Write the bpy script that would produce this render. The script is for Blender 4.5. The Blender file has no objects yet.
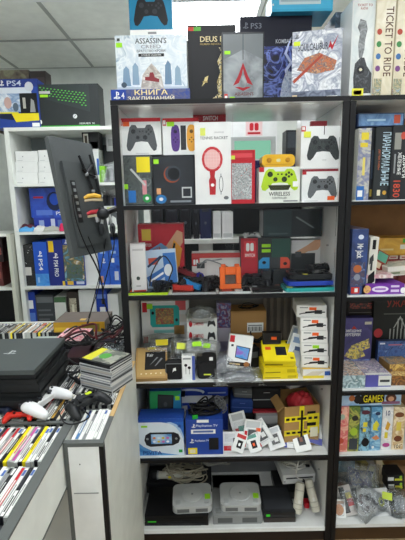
import bpy, math, random
from mathutils import Vector, Matrix
rnd = random.Random(11)
SC = bpy.context.scene
COL = SC.collection
PI = math.pi

# ------------------------------------------------------------------ camera model
EYE, FPX = 1.65, 400.0
PIT, ROL = math.radians(10.6), math.radians(1.1)
FW = Vector((0, math.cos(PIT), -math.sin(PIT)))
U0 = Vector((0, math.sin(PIT), math.cos(PIT)))
R0 = Vector((1, 0, 0))
CR = R0 * math.cos(ROL) - U0 * math.sin(ROL)
CU = U0 * math.cos(ROL) + R0 * math.sin(ROL)
CAM = Vector((0, 0, EYE))


def at(px, py, Y):
    d = FW + CR * ((px - 202.5) / FPX) + CU * ((270 - py) / FPX)
    return CAM + d * (Y / d.y)


cd = bpy.data.cameras.new('camera')
cam = bpy.data.objects.new('camera', cd)
COL.objects.link(cam)
m3 = Matrix((CR, CU, -FW)).transposed()
cam.matrix_world = Matrix.Translation(CAM) @ m3.to_4x4()
cd.sensor_fit = 'VERTICAL'
cd.sensor_height = 36
cd.lens = FPX / 540 * 36
cd.clip_start = 0.05
SC.camera = cam

# ------------------------------------------------------------------ materials
_mc = {}


def lin(h):
    h = h.lstrip('#')
    v = [int(h[i:i + 2], 16) / 255 for i in (0, 2, 4)]
    return tuple((x / 12.92 if x <= .04045 else ((x + .055) / 1.055) ** 2.4) for x in v) + (1,)


def M(h, rough=.45, metal=0., var=.05):
    k = ('m', h, rough, metal, var)
    if k in _mc:
        return _mc[k]
    m = bpy.data.materials.new('surface_' + h.strip('#'))
    m.use_nodes = True
    nt = m.node_tree
    b = nt.nodes['Principled BSDF']
    c = lin(h)
    b.inputs['Roughness'].default_value = rough
    b.inputs['Metallic'].default_value = metal
    b.inputs['Specular IOR Level'].default_value = .3
    tc = nt.nodes.new('ShaderNodeTexCoord')
    n = nt.nodes.new('ShaderNodeTexNoise')
    n.inputs['Scale'].default_value = 14
    n.inputs['Detail'].default_value = 3
    r = nt.nodes.new('ShaderNodeValToRGB')
    r.color_ramp.elements[0].position = .3
    r.color_ramp.elements[1].position = .7
    r.color_ramp.elements[0].color = tuple(x * (1 - var) for x in c[:3]) + (1,)
    r.color_ramp.elements[1].color = tuple(min(1, x * (1 + var)) for x in c[:3]) + (1,)
    nt.links.new(tc.outputs['Object'], n.inputs['Vector'])
    nt.links.new(n.outputs['Fac'], r.inputs['Fac'])
    nt.links.new(r.outputs['Color'], b.inputs['Base Color'])
    _mc[k] = m
    return m


def ART(cols, scale=25, dist=1.5, seed=0, rough=.35, stretch=(1, 1, 1), hard=False):
    """printed artwork: several colours mixed by a distorted noise"""
    k = ('a', tuple(cols), scale, dist, seed, rough, stretch, hard)
    if k in _mc:
        return _mc[k]
    m = bpy.data.materials.new('printed_art')
    m.use_nodes = True
    nt = m.node_tree
    b = nt.nodes['Principled BSDF']
    b.inputs['Roughness'].default_value = rough
    tc = nt.nodes.new('ShaderNodeTexCoord')
    mp = nt.nodes.new('ShaderNodeMapping')
    mp.inputs['Location'].default_value = (seed * 3.7, seed * 1.3, seed * 2.1)
    mp.inputs['Scale'].default_value = stretch
    n = nt.nodes.new('ShaderNodeTexNoise')
    n.inputs['Scale'].default_value = scale
    n.inputs['Detail'].default_value = 4
    n.inputs['Distortion'].default_value = dist
    r = nt.nodes.new('ShaderNodeValToRGB')
    e = r.color_ramp.elements
    N = len(cols)
    while len(e) < N:
        e.new(.5)
    for i, c in enumerate(cols):
        e[i].position = .3 + .4 * i / max(1, N - 1)
    for i, c in enumerate(cols):
        e[i].color = lin(c)
    if hard:
        r.color_ramp.interpolation = 'CONSTANT'
    L = nt.links.new
    L(tc.outputs['Object'], mp.inputs['Vector'])
    L(mp.outputs['Vector'], n.inputs['Vector'])
    L(n.outputs['Fac'], r.inputs['Fac'])
    L(r.outputs['Color'], b.inputs['Base Color'])
    _mc[k] = m
    return m


def GLOW(h, s, name):
    k = ('g', h, s)
    if k in _mc:
        return _mc[k]
    m = bpy.data.materials.new(name)
    m.use_nodes = True
    nt = m.node_tree
    nt.nodes.remove(nt.nodes['Principled BSDF'])
    e = nt.nodes.new('ShaderNodeEmission')
    e.inputs['Color'].default_value = lin(h)
    e.inputs['Strength'].default_value = s
    nt.links.new(e.outputs[0], nt.nodes['Material Output'].inputs['Surface'])
    _mc[k] = m
    return m


def FILM(h='#ffffff', op=.25, rough=.12, name='clear_film', wrinkle=0.):
    """thin clear plastic or glass: see-through with a gloss"""
    k = ('f', h, op, rough, wrinkle)
    if k in _mc:
        return _mc[k]
    m = bpy.data.materials.new(name)
    m.use_nodes = True
    nt = m.node_tree
    N, L = nt.nodes, nt.links.new
    b = N['Principled BSDF']
    if 'glass' in name or 'bag' in name:
        N.remove(b)
        b = N.new('ShaderNodeBsdfGlossy')
        b.inputs['Color'].default_value = lin(h)
    else:
        b.inputs['Base Color'].default_value = lin(h)
    b.inputs['Roughness'].default_value = rough
    t = N.new('ShaderNodeBsdfTransparent')
    mx = N.new('ShaderNodeMixShader')
    fr = N.new('ShaderNodeFresnel')
    fr.inputs['IOR'].default_value = 1.14 if 'glass' in name else 1.4
    ad = N.new('ShaderNodeMath')
    ad.operation = 'ADD'
    ad.use_clamp = True
    ad.inputs[1].default_value = op
    L(fr.outputs[0], ad.inputs[0])
    L(ad.outputs[0], mx.inputs[0])
    L(t.outputs[0], mx.inputs[1])
    L(b.outputs[0], mx.inputs[2])
    L(mx.outputs[0], N['Material Output'].inputs['Surface'])
    if wrinkle:
        tc = N.new('ShaderNodeTexCoord')
        n = N.new('ShaderNodeTexNoise')
        n.inputs['Scale'].default_value = 60
        n.inputs['Distortion'].default_value = 2
        bp = N.new('ShaderNodeBump')
        bp.inputs['Strength'].default_value = wrinkle
        bp.inputs['Distance'].default_value = .01
        L(tc.outputs['Object'], n.inputs['Vector'])
        L(n.outputs['Fac'], bp.inputs['Height'])
        L(bp.outputs[0], b.inputs['Normal'])
    _mc[k] = m
    return m


WHITE, BLACK, GREY = M('#eef0ee'), M('#16171a'), M('#8b8e90')
RED, BLUE, NAVY = M('#c4202c'), M('#1d3fae'), M('#1a2258')
YEL, LIME, ORA = M('#f2df22'), M('#c3ea26'), M('#f0642a')
DGREY, LGREY, GOLD = M('#3a3d40'), M('#c4c7c6'), M('#d8b25a')
KRAFT, TEAL, GREEN = M('#b98d54', .8), M('#1f9aa5'), M('#2a9d4a')
INKB, CYAN, PINK = M('#101014', .3), M('#45b5dd'), M('#dd3f74')

# ------------------------------------------------------------------ mesh builder
_tc = {}


def textgeo(s):
    if s not in _tc:
        cu = bpy.data.curves.new('lettering', 'FONT')
        cu.body = s
        cu.resolution_u = 2
        cu.offset = .012
        ob = bpy.data.objects.new('lettering', cu)
        me = bpy.data.meshes.new_from_object(ob)
        v = [tuple(x.co) for x in me.vertices]
        f = [tuple(p.vertices) for p in me.polygons]
        bpy.data.objects.remove(ob)
        bpy.data.meshes.remove(me)
        bpy.data.curves.remove(cu)
        x0 = min(a[0] for a in v); x1 = max(a[0] for a in v)
        y0 = min(a[1] for a in v); y1 = max(a[1] for a in v)
        v = [((a[0] - x0) / (x1 - x0), (a[1] - y0) / (y1 - y0)) for a in v]
        _tc[s] = (v, f)
    return _tc[s]


PADH = [(.5, .84), (.62, .84), (.68, .95), (.80, .96), (.88, .86), (.94, .6), (1., .2), (.97, .04), (.89, .0),
        (.80, .12), (.70, .33), (.5, .36)]
PADO = PADH + [(1 - x, y) for x, y in reversed(PADH[1:-1])]


class MB:
    def __init__(s):
        s.v, s.f, s.m, s.mats, s.T = [], [], [], [], Matrix()

    def mi(s, m):
        if m not in s.mats:
            s.mats.append(m)
        return s.mats.index(m)

    def add(s, vs, fs, m):
        o = len(s.v)
        s.v += [tuple(s.T @ Vector(a)) for a in vs]
        k = s.mi(m)
        for f in fs:
            s.f.append(tuple(i + o for i in f))
            s.m.append(k)

    def box(s, x0, x1, y0, y1, z0, z1, m, fm=None):
        vs = [(x0, y0, z0), (x1, y0, z0), (x1, y1, z0), (x0, y1, z0), (x0, y0, z1), (x1, y0, z1), (x1, y1, z1), (x0, y1, z1)]
        F = dict(bottom=(0, 3, 2, 1), top=(4, 5, 6, 7), front=(0, 1, 5, 4), right=(1, 2, 6, 5), back=(2, 3, 7, 6), left=(3, 0, 4, 7))
        for n, f in F.items():
            s.add(vs, [f], (fm or {}).get(n, m)) if False else None
        o = len(s.v)
        s.v += [tuple(s.T @ Vector(a)) for a in vs]
        for n, f in F.items():
            s.f.append(tuple(i + o for i in f))
            s.m.append(s.mi((fm or {}).get(n, m)))

    def prism(s, pts, h0, h1, m, ax='z', cap=None):
        """outline extruded along an axis; pts in the two other axes"""
        n = len(pts)
        P = {'z': lambda a, b, h: (a, b, h), 'y': lambda a, b, h: (a, h, b), 'x': lambda a, b, h: (h, a, b)}[ax]
        vs = [P(a, b, h0) for a, b in pts] + [P(a, b, h1) for a, b in pts]
        s.add(vs, [(i, (i + 1) % n, n + (i + 1) % n, n + i) for i in range(n)], m)
        s.add(vs, [tuple(range(n - 1, -1, -1)), tuple(range(n, 2 * n))], cap or m)

    def rprism(s, cx, cy, w, d, r, h0, h1, m, ax='z', cap=None, n=5, inset=0):
        s.prism(rrect(cx, cy, w, d, r, n), h0, h1, m, ax, cap)

    def tube(s, path, r, m, n=6):
        P = [Vector(p) for p in path]
        R = r if isinstance(r, (list, tuple)) else [r] * len(P)
        vs, fs = [], []
        up = Vector((0.13, .21, 1)).normalized()
        for i, p in enumerate(P):
            t = (P[min(i + 1, len(P) - 1)] - P[max(i - 1, 0)])
            t = t.normalized() if t.length > 1e-9 else Vector((1, 0, 0))
            a = t.cross(up)
            if a.length < .05:
                a = t.cross(Vector((1, 0, 0)))
            a.normalize()
            b = t.cross(a)
            for k in range(n):
                w = 2 * PI * k / n
                vs.append(tuple(p + (a * math.cos(w) + b * math.sin(w)) * R[i]))
        for i in range(len(P) - 1):
            for k in range(n):
                fs.append((i * n + k, i * n + (k + 1) % n, (i + 1) * n + (k + 1) % n, (i + 1) * n + k))
        fs.append(tuple(range(n)))
        fs.append(tuple((len(P) - 1) * n + k for k in reversed(range(n))))
        s.add(vs, fs, m)

    def lathe(s, prof, m, n=20, c=(0, 0, 0), ax='z'):
        vs, fs = [], []
        for r, h in prof:
            for k in range(n):
                a = 2 * PI * k / n
                q = (r * math.cos(a), r * math.sin(a), h)
                if ax == 'y':
                    q = (q[0], q[2], q[1])
                if ax == 'x':
                    q = (q[2], q[0], q[1])
                vs.append((q[0] + c[0], q[1] + c[1], q[2] + c[2]))
        for i in range(len(prof) - 1):
            for k in range(n):
                fs.append((i * n + k, i * n + (k + 1) % n, (i + 1) * n + (k + 1) % n, (i + 1) * n + k))
        fs.append(tuple(reversed(range(n))))
        fs.append(tuple((len(prof) - 1) * n + k for k in range(n)))
        s.add(vs, fs, m)

    def ell(s, c, r, m, nu=14, nv=9, lump=0, seed=0):
        g = random.Random(seed)
        vs, fs = [], []
        for i in range(nv + 1):
            t = PI * i / nv
            for k in range(nu):
                a = 2 * PI * k / nu
                q = 1 + (g.uniform(-lump, lump) if 0 < i < nv else 0)
                vs.append((c[0] + r[0] * q * math.sin(t) * math.cos(a), c[1] + r[1] * q * math.sin(t) * math.sin(a), c[2] + r[2] * q * math.cos(t)))
        for i in range(nv):
            for k in range(nu):
                fs.append((i * nu + k, (i + 1) * nu + k, (i + 1) * nu + (k + 1) % nu, i * nu + (k + 1) % nu))
        s.add(vs, fs, m)

    # ---- flat printing on a face.  fr = (origin, u axis, v axis, normal) ; W,H metres
    def deco(s, fr, W, H, ops, lift=.0004):
        O, U, V, N = [Vector(a) for a in fr]
        k = 0

        def P(u, v):
            return tuple(O + U * (u * W) + V * (v * H) + N * (lift + .00012 * k))

        def el(u, v, ru, rv, m, n=18, a0=0, a1=2 * PI):
            pts = [P(u + ru * math.cos(a0 + (a1 - a0) * i / n), v + rv * math.sin(a0 + (a1 - a0) * i / n)) for i in range(n)]
            s.add(pts, [tuple(range(n))], m)
        for op in ops:
            k += 1
            o = op[0]
            if o == 'r':
                _, a, b, c, d, m = op
                s.add([P(a, b), P(c, b), P(c, d), P(a, d)], [(0, 1, 2, 3)], m)
            elif o == 'e':
                el(*op[1:6])
            elif o == 'p':
                s.add([P(*q) for q in op[1]], [tuple(range(len(op[1])))], op[2])
            elif o == 't':
                _, tx, a, b, c, d, m = op[:7]
                rot = op[7] if len(op) > 7 else 0
                v, f = textgeo(tx)
                if rot == 0:
                    q = [P(a + x * (c - a), b + y * (d - b)) for x, y in v]
                elif rot == -90:
                    q = [P(a + y * (c - a), d - x * (d - b)) for x, y in v]
                else:
                    q = [P(c - y * (c - a), b + x * (d - b)) for x, y in v]
                s.add(q, f, m)
            elif o == 'pad':
                _, a, b, c, d, m, m2 = op
                s.add([P(a + x * (c - a), b + y * (d - b)) for x, y in PADO], [tuple(range(len(PADO)))], m)
                k += 1
                w, h = c - a, d - b
                for x, y, r in ((.24, .72, .075), (.62, .5, .075), (.74, .78, .035), (.81, .7, .035), (.74, .62, .035), (.67, .7, .035), (.38, .5, .06), (.45, .72, .025), (.55, .72, .025)):
                    el(a + x * w, b + y * h, r * w, r * w * W / H, m2, 10)
            elif o == 'nx':       # two-tone console logo: two rounded halves
                _, a, b, c, d, m = op
                w, h = (c - a), (d - b)
                s.add([P(a + x * w, b + y * h) for x, y in rrect(.23, .5, .44, 1, .2, 3)], [tuple(range(16))], m)
                s.add([P(a + x * w, b + y * h) for x, y in rrect(.77, .5, .44, 1, .2, 3)], [tuple(range(16))], m)
            elif o == 'ps':       # letter on a lying curve
                _, a, b, c, d, m = op
                w, h = (c - a), (d - b)
                s.add([P(a + x * w, b + y * h) for x, y in ((.4, .0), (.55, .06), (.55, .95), (.4, 1.))], [(0, 1, 2, 3)], m)
                s.add([P(a + x * w, b + y * h) for x, y in ((.55, .97), (.8, .85), (.84, .62), (.72, .5), (.6, .55), (.6, .65), (.7, .68), (.66, .8), (.55, .84))], [tuple(range(9))], m)
                s.add([P(a + x * w, b + y * h) for x, y in ((.38, .36), (.1, .26), (.0, .16), (.12, .08), (.38, .12), (.38, .2), (.2, .18), (.38, .26))], [tuple(range(8))], m)
                s.add([P(a + x * w, b + y * h) for x, y in ((.58, .36), (.85, .3), (1., .2), (.9, .12), (.58, .02), (.58, .12), (.8, .2), (.58, .27))], [tuple(range(8))], m)
            elif o == 'jc':       # a slim detachable controller picture
                _, a, b, c, d, m, m2 = op
                w, h = (c - a), (d - b)
                s.add([P(a + x * w, b + y * h) for x, y in rrect(.5, .5, 1, 1, .35, 3)], [tuple(range(16))], m)
                k += 1
                el(a + .5 * w, b + .75 * h, .2 * w, .2 * w * W / H, m2, 10)
                for x, y in ((.5, .52), (.3, .44), (.7, .44), (.5, .36)):
                    el(a + x * w, b + y * h, .08 * w, .08 * w * W / H, m2, 8)

    def build(s, name, parent=None, smooth=False, loc=None, rot=None):
        me = bpy.data.meshes.new(name)
        me.from_pydata(s.v, [], s.f)
        for m in s.mats:
            me.materials.append(m)
        me.polygons.foreach_set('material_index', s.m)
        if smooth:
            me.polygons.foreach_set('use_smooth', [True] * len(s.f))
        me.update()
        o = bpy.data.objects.new(name, me)
        COL.objects.link(o)
        if parent:
            o.parent = parent
        if loc is not None:
            o.location = loc
        if rot is not None:
            o.rotation_euler = rot
        return o


def rrect(cx, cy, w, d, r, n=5):
    r = min(r, w / 2 - 1e-5, d / 2 - 1e-5)
    out = []
    for q, (sx, sy) in enumerate(((1, 1), (-1, 1), (-1, -1), (1, -1))):
        for i in range(n + 1):
            a = PI / 2 * (q + i / n)
            out.append((cx + sx * (w / 2 - r) + r * math.cos(a), cy + sy * (d / 2 - r) + r * math.sin(a)))
    return out


def tag(o, label, cat, group=None, kind=None):
    o['label'] = label
    o['category'] = cat
    if group:
        o['group'] = group
    if kind:
        o['kind'] = kind
    return o


def empty(name, loc, label, cat, group=None, rot=(0, 0, 0)):
    o = bpy.data.objects.new(name, None)
    o.empty_display_size = .05
    COL.objects.link(o)
    o.location = loc
    o.rotation_euler = rot
    return tag(o, label, cat, group)


def struct(name, mb):
    o = mb.build(name)
    o['kind'] = 'structure'
    return o


def bevel(o, w=.002, seg=2):
    b = o.modifiers.new('bevel', 'BEVEL')
    b.width = w
    b.segments = seg
    b.limit_method = 'ANGLE'
    return o


TOP = {}


def bx(name, label, cat, px, Y, base, d, body=WHITE, front=(), top=(), right=(), left=(), fm=None, st=(), yaw=0,
       lean=0, group=None, roll=0, bev=.0012, ins=None):
    """a carton whose front face fills px=(x0,y0,x1,y1) at distance Y; base = height it stands at, or the thing below"""
    x0, y0, x1, y1 = px
    ym, xm = (y0 + y1) / 2, (x0 + x1) / 2
    if base is not None and not isinstance(base, (int, float)):
        base = TOP[base.name]
    W = (at(x1, ym, Y).x - at(x0, ym, Y).x) / max(.3, math.cos(math.radians(yaw)))
    xc = (at(x1, ym, Y).x + at(x0, ym, Y).x) / 2
    zt, zb = at(xm, y0, Y).z, at(xm, y1, Y).z
    if base is None:
        base = zb
    H = (zt - base) / math.cos(math.radians(lean)) - d * math.sin(math.radians(abs(lean))) * (1 if lean else 0)
    la = math.radians(lean)
    return rawbox(name, label, cat, (xc, Y, base + (d * math.sin(la) if lean > 0 else 0)), W, d, H, body, front, top, right, left, fm, st,
                  (-la, math.radians(roll), math.radians(yaw)), group, bev)


def rawbox(name, label, cat, loc, W, d, H, body=WHITE, front=(), top=(), right=(), left=(), fm=None, st=(), rot=(0, 0, 0), group=None, bev=.0012):
    mb = MB()
    mb.box(-W / 2, W / 2, 0, d, 0, H, body, fm)
    mb.deco(((-W / 2, 0, 0), (1, 0, 0), (0, 0, 1), (0, -1, 0)), W, H, front)
    mb.deco(((-W / 2, 0, H), (1, 0, 0), (0, 1, 0), (0, 0, 1)), W, d, top)
    mb.deco(((W / 2, 0, 0), (0, 1, 0), (0, 0, 1), (1, 0, 0)), d, H, right)
    mb.deco(((-W / 2, d, 0), (0, -1, 0), (0, 0, 1), (-1, 0, 0)), d, H, left)
    o = mb.build(name, loc=loc, rot=rot)
    tag(o, label, cat, group)
    for q in st:
        u0, v0, u1, v1, m = q[:5]
        sb = MB()
        face = q[5] if len(q) > 5 else 'f'
        if face == 'f':
            sb.box(-W / 2 + u0 * W, -W / 2 + u1 * W, -.0026, -.002, v0 * H, v1 * H, m)
        else:
            sb.box(-W / 2 + u0 * W, -W / 2 + u1 * W, v0 * d, v1 * d, H + .002, H + .0026, m)
        sb.build('price_sticker', o)
    TOP[o.name] = loc[2] + H
    return o


def T(s, a, b, c, d, m, r=0):
    return ('t', s, a, b, c, d, m, r)


def R(a, b, c, d, m):
    return ('r', a, b, c, d, m)


def lines(u0, v0, u1, v1, n, m, th=.4):
    h = (v1 - v0) / n
    return [R(u0, v0 + i * h, u1 - (u1 - u0) * .25 * ((i * 7) % 3) / 2, v0 + i * h + h * th, m) for i in range(n)]

# ------------------------------------------------------------------ room shell
CE = 2.67
XL, XR, YB, YF = -2.04, 2.16, 3.44, -2.3
mb = MB(); mb.box(XL, XR, YF, YB, -.05, 0, M('#a38c6c', .5, 0, .2)); struct('floor', mb)
TILE, GRID = M('#f1f4ee', .8), M('#a9ada8', .6)
gx = [-.24 + .6 * k for k in range(-3, 4)]
gy = [2.28 - .58 * k for k in range(-2, 8)]
LAMPS = [(-.24, 2.28), (-.84, 1.70), (.96, 1.70), (-1.44, .54), (-.24, .54), (.96, .54), (-.24, -1.2), (.96, -1.2), (-1.44, -1.2)]  # lamps over the counter and the board games are unseen, added for brightness
mb = MB()
mb.box(XL, XR, YF, YB, CE, CE + .05, TILE)
for x in gx:
    mb.box(x - .011, x + .011, YF, YB, CE - .004, CE, GRID)
for y in gy:
    mb.box(XL, XR, y - .011, y + .011, CE - .0045, CE, GRID)
struct('ceiling', mb)
mb = MB(); mb.box(XL, XR, YB, YB + .05, 0, CE, M('#dfe3de', .8)); struct('wall_back', mb)
mb = MB(); mb.box(XL - .05, XL, YF, YB, 0, CE, M('#e2e6df', .8)); struct('wall_left', mb)
mb = MB(); mb.box(XR, XR + .05, YF, YB, 0, CE, M('#e2e6df', .8)); struct('wall_right', mb)
mb = MB(); mb.box(XL, XR, YB - .012, YB, 0, .08, M('#8f9391')); struct('baseboard_back', mb)

LNAMES = ['bright square ceiling light above the boxes on the black cabinet top', 'unseen square ceiling light added over the counter to brighten the rack', 'unseen square ceiling light added to brighten the right shelf of board games', 'square ceiling light over the left part of the shop', 'square ceiling light in front of the glass cabinet',
          'square ceiling light in front of the board game shelf', 'square ceiling light behind the viewer in the middle', 'square ceiling light behind the viewer on the right', 'square ceiling light behind the viewer on the left']
for (x, y), lb in zip(LAMPS, LNAMES):
    t = empty('ceiling_light', (x + .3, y + .29, CE - .03), lb, 'ceiling light', 'square ceiling lights')
    mb = MB()
    for a in ((-.295, -.27, -.285, .285), (.27, .295, -.285, .285), (-.27, .27, -.285, -.262), (-.27, .27, .262, .285)):
        mb.box(a[0], a[1], a[2], a[3], 0, .024, WHITE)
    mb.build('frame', t)
    mb = MB(); mb.box(-.27, .27, -.262, .262, .014, .022, GLOW('#f7fbff', 7.5, 'lamp_diffuser')); mb.build('diffuser', t)
    for q in range(4):
        mb = MB()
        mb.tube([(-.2 + .133 * q, -.25, .008), (-.2 + .133 * q, .25, .008)], .006, GLOW('#ffffff', 16, 'lamp_tube'))
        mb.build('tube', t)
W_ = bpy.data.worlds.new('shop_ambient')
SC.world = W_
W_.use_nodes = True
W_.node_tree.nodes['Background'].inputs['Color'].default_value = (.86, .95, 1, 1)
W_.node_tree.nodes['Background'].inputs['Strength'].default_value = .5
SC.view_settings.view_transform = 'Standard'
SC.view_settings.look = 'None'
SC.view_settings.gamma = 1
SC.view_settings.exposure = .64
SC.cycles.use_denoising = True
SC.cycles.max_bounces = 7
SC.cycles.transparent_max_bounces = 24

# ------------------------------------------------------------------ glass display cabinet
Y0, YK = 1.65, 2.05
S1, S2, S3, S4, S5, ST = 1.612, 1.234, .832, .462, .085, 2.016
CL, CRT = -.34, .583
LAM = M('#dfe1df', .35)
t = empty('display_cabinet', ((CL + CRT) / 2, Y0, 0), 'tall black-edged white glass display cabinet full of consoles and controllers', 'display cabinet')


def part(parent, name, mat, *boxes, fm=None):
    mb = MB()
    for b in boxes:
        mb.box(*b, mat, fm)
    o = mb.build(name, parent)
    o.matrix_parent_inverse = Matrix.Translation(-parent.location)
    return o


part(t, 'side_panel', LAM, (CL, CL + .018, Y0, YK, 0, 1.997))
part(t, 'side_panel', LAM, (CRT - .018, CRT, Y0, YK, 0, 1.997))
BE = M('#0c0c0f', .5)
for a, b in ((CL - .004, CL + .024), (CRT - .024, CRT)):
    part(t, 'edge_strip', BE, (a, b, Y0 - .012, Y0, 0, 1.997))
part(t, 'top_panel', BE, (CL - .004, CRT, Y0 - .014, YK, 1.998, ST), fm={'bottom': M('#d6d8d8', .12)})
for z in (S1, S2, S3, S4):
    part(t, 'shelf', LAM, (CL + .018, CRT - .018, Y0 + .004, YK, z - .016, z))
    part(t, 'shelf_edge', BE, (CL + .024, CRT - .024, Y0 - .010, Y0 + .004, z - .0165, z + .001))
part(t, 'base_shelf', LAM, (CL + .018, CRT - .018, Y0 + .004, YK, S5 - .018, S5))
part(t, 'base_edge', WHITE, (CL + .024, CRT - .024, Y0 - .006, Y0 + .004, S5 - .018, S5))
part(t, 'plinth', M('#2b211b', .6), (CL + .018, CRT - .018, Y0 + .01, Y0 + .03, 0, S5 - .018))
part(t, 'back_panel', M('#77787a', .6), (CL + .018, CRT - .018, YK - .008, YK, .02, S3 - .017))
part(t, 'back_panel', M('#84807b', .6), (CL + .018, CRT - .018, YK - .008, YK, S3, S2 - .017))
GL = FILM('#ffffff', 0, .02, 'window_glass')
g = part(t, 'glass_door', GL, (CL + .026, .13, Y0 + .005, Y0 + .009, S1 + .002, 1.996))
g = part(t, 'glass_door', GL, (.10, CRT - .026, Y0 + .011, Y0 + .015, S1 + .002, 1.996))
g = part(t, 'glass_door', GL, (CL + .026, .13, Y0 + .005, Y0 + .009, S2 + .002, S1 - .018))
g = part(t, 'glass_door', GL, (.10, CRT - .026, Y0 + .011, Y0 + .015, S2 + .002, S1 - .018))
CH = M('#b9bcbd', .25, 1)
for z in (1.42, 1.09, .73, .3):
    mb = MB()
    mb.tube([(CRT - .020, Y0 + .12, z), (CRT - .029, Y0 + .12, z)], .004, CH, 8)
    o = mb.build('shelf_pin', t); o.matrix_parent_inverse = Matrix.Translation(-t.location)

# ------------------------------------------------------------------ board game shelf on the right
Q1, Q2, Q3, Q4, Q5 = 1.617, 1.214, .782, .458, .097
BL, BR = .586, 1.40
t = empty('board_game_shelf', ((BL + BR) / 2, Y0, 0), 'black-edged shelf unit of board games right of the glass cabinet', 'shelf unit')
part(t, 'side_panel', LAM, (BL, BL + .018, Y0, YK, 0, 1.997))
part(t, 'side_panel', LAM, (BR - .018, BR, Y0, YK, 0, 1.997))
for a, b in ((BL, BL + .022), (BR - .022, BR)):
    part(t, 'edge_strip', BE, (a, b, Y0 - .012, Y0, 0, 1.997))
part(t, 'top_panel', BE, (BL, BR, Y0 - .014, YK, 1.998, ST), fm={'bottom': LAM})
for z in (Q1, Q2, Q3, Q4):
    part(t, 'shelf', LAM, (BL + .018, BR - .018, Y0 + .004, YK - .01, z - .018, z))
    part(t, 'shelf_edge', BE, (BL + .022, BR - .022, Y0 - .010, Y0 + .004, z - .019, z - .004))
part(t, 'base_shelf', LAM, (BL + .018, BR - .018, Y0 - .004, YK - .01, Q5 - .018, Q5))
part(t, 'plinth', M('#4a3520', .5), (BL + .018, BR - .018, Y0 + .01, Y0 + .03, 0, Q5 - .018))
part(t, 'back_panel', M('#8a6138', .6, 0, .12), (BL + .018, BR - .018, YK - .008, YK, .02, 1.997))

# ------------------------------------------------------------------ white rack at the back left
RY, RB = 2.70, 3.05
RL, RR = -1.262, -.355
RT, R1, R2, R3, R4 = 2.10, 1.745, 1.428, 1.048, .70
RW = M('#e4e7e1', .4)
t = empty('storage_rack', ((RL + RR) / 2, RY, 0), 'white open shelf rack with console boxes at back left', 'shelf rack')
part(t, 'side_panel', RW, (RL, RL + .03, RY, RB, 0, RT - .022))
part(t, 'side_panel', RW, (RR - .03, RR, RY, RB, 0, RT - .022))
part(t, 'top_panel', RW, (RL, RR, RY, RB, RT - .022, RT))
for z in (R1, R2, R3, R4):
    part(t, 'shelf', RW, (RL + .03, RR - .03, RY, RB - .01, z - .018, z))
part(t, 'back_panel', M('#8f9694', .7), (RL + .03, RR - .03, RB - .01, RB, 0, RT - .022))
# neighbour rack, far left
t = empty('dark_rack', (-1.62, 2.7, 0), 'dark shelf rack with a white shelf at the left edge of the view', 'shelf rack')
part(t, 'side_panel', M('#c9cbbd', .5), (-1.30, -1.275, 2.66, 3.0, 0, 1.42))
part(t, 'side_panel', BE, (-1.95, -1.93, 2.7, 3.0, 0, 1.42))
part(t, 'back_panel', BE, (-1.93, -1.30, 2.98, 3.0, 0, 1.42))
for z in (.7, 1.048):
    part(t, 'shelf', RW, (-1.93, -1.30, 2.7, 2.98, z - .02, z))
part(t, 'shelf', RW, (-1.93, -1.30, 2.7, 2.98, 1.40, 1.42))

# ------------------------------------------------------------------ counter with trays for game cases
CT = .95
FLR = .813
GREYE, WOODE = M('#5d615f', .5), M('#cfae78', .6)
t = empty('sales_counter', (-.75, 1.05, 0), 'white sales counter with sunken trays packed with game cases', 'counter')
part(t, 'front_panel', WHITE, (-.402, -.312, 1.05, 1.066, 0, CT - .012))
part(t, 'front_seam', M('#9a9d9b'), (-.395, -.322, 1.0485, 1.05, .783, .786))
part(t, 'knob_hole', BLACK, (-.372, -.369, 1.0485, 1.05, .879, .882))
part(t, 'edge_strip', BE, (-.312, -.298, 1.05, 1.066, 0, CT - .012))
part(t, 'edge_strip', GREYE, (-.415, -.402, 1.05, 1.066, 0, CT))
part(t, 'side_panel', M('#e3e6df', .4), (-.312, -.30, 1.066, 1.63, 0, CT - .004))
part(t, 'back_panel', RW, (-1.3, -.35, 2.22, 2.235, 0, CT - .004))
part(t, 'tray_floor', RW, (-1.3, -.35, 1.66, 2.22, FLR - .015, FLR))
part(t, 'tray_floor', RW, (-1.3, -.312, 1.066, 1.66, FLR - .015, FLR))
part(t, 'rim', GREYE, (-.402, -.298, 1.048, 1.066, CT - .012, CT))
part(t, 'rim', GREYE, (-.312, -.298, 1.066, 1.19, CT - .004, CT + .001))
part(t, 'rim', WOODE, (-.312, -.298, 1.19, 1.63, CT - .004, CT + .001))
part(t, 'tray_divider', GREYE, (-.402, -.312, 1.252, 1.258, FLR, CT - .01))
part(t, 'inner_panel', M('#cfd2cf', .5), (-1.3, -.415, 1.17, 1.184, 0, FLR - .015))
part(t, 'end_panel', RW, (-.365, -.35, 1.66, 2.22, 0, CT - .004))
t = empty('front_tray', (-.86, .5, 0), 'shallow grey-rimmed tray of game cases jutting toward the viewer at lower left', 'display tray')
part(t, 'side_panel', M('#e6e9e4', .4), (-.430, -.418, .46, 1.166, .80, CT - .004))
part(t, 'side_panel', RW, (-1.302, -1.29, .46, 1.166, .80, CT - .004))
part(t, 'rim', GREYE, (-.444, -.417, .45, 1.166, CT - .004, CT + .002))
part(t, 'rim', GREYE, (-1.302, -.444, 1.154, 1.167, CT - .004, CT + .002))
part(t, 'bottom_edge', GREYE, (-.4175, -.416, .46, 1.166, .797, .803))
part(t, 'tray_floor', RW, (-1.29, -.43, .46, 1.166, .80, FLR))
part(t, 'end_panel', RW, (-1.29, -.43, .45, .46, .80, CT))
part(t, 'divider', BLACK, (-1.29, -.444, .957, .968, FLR, CT - .02))
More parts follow.
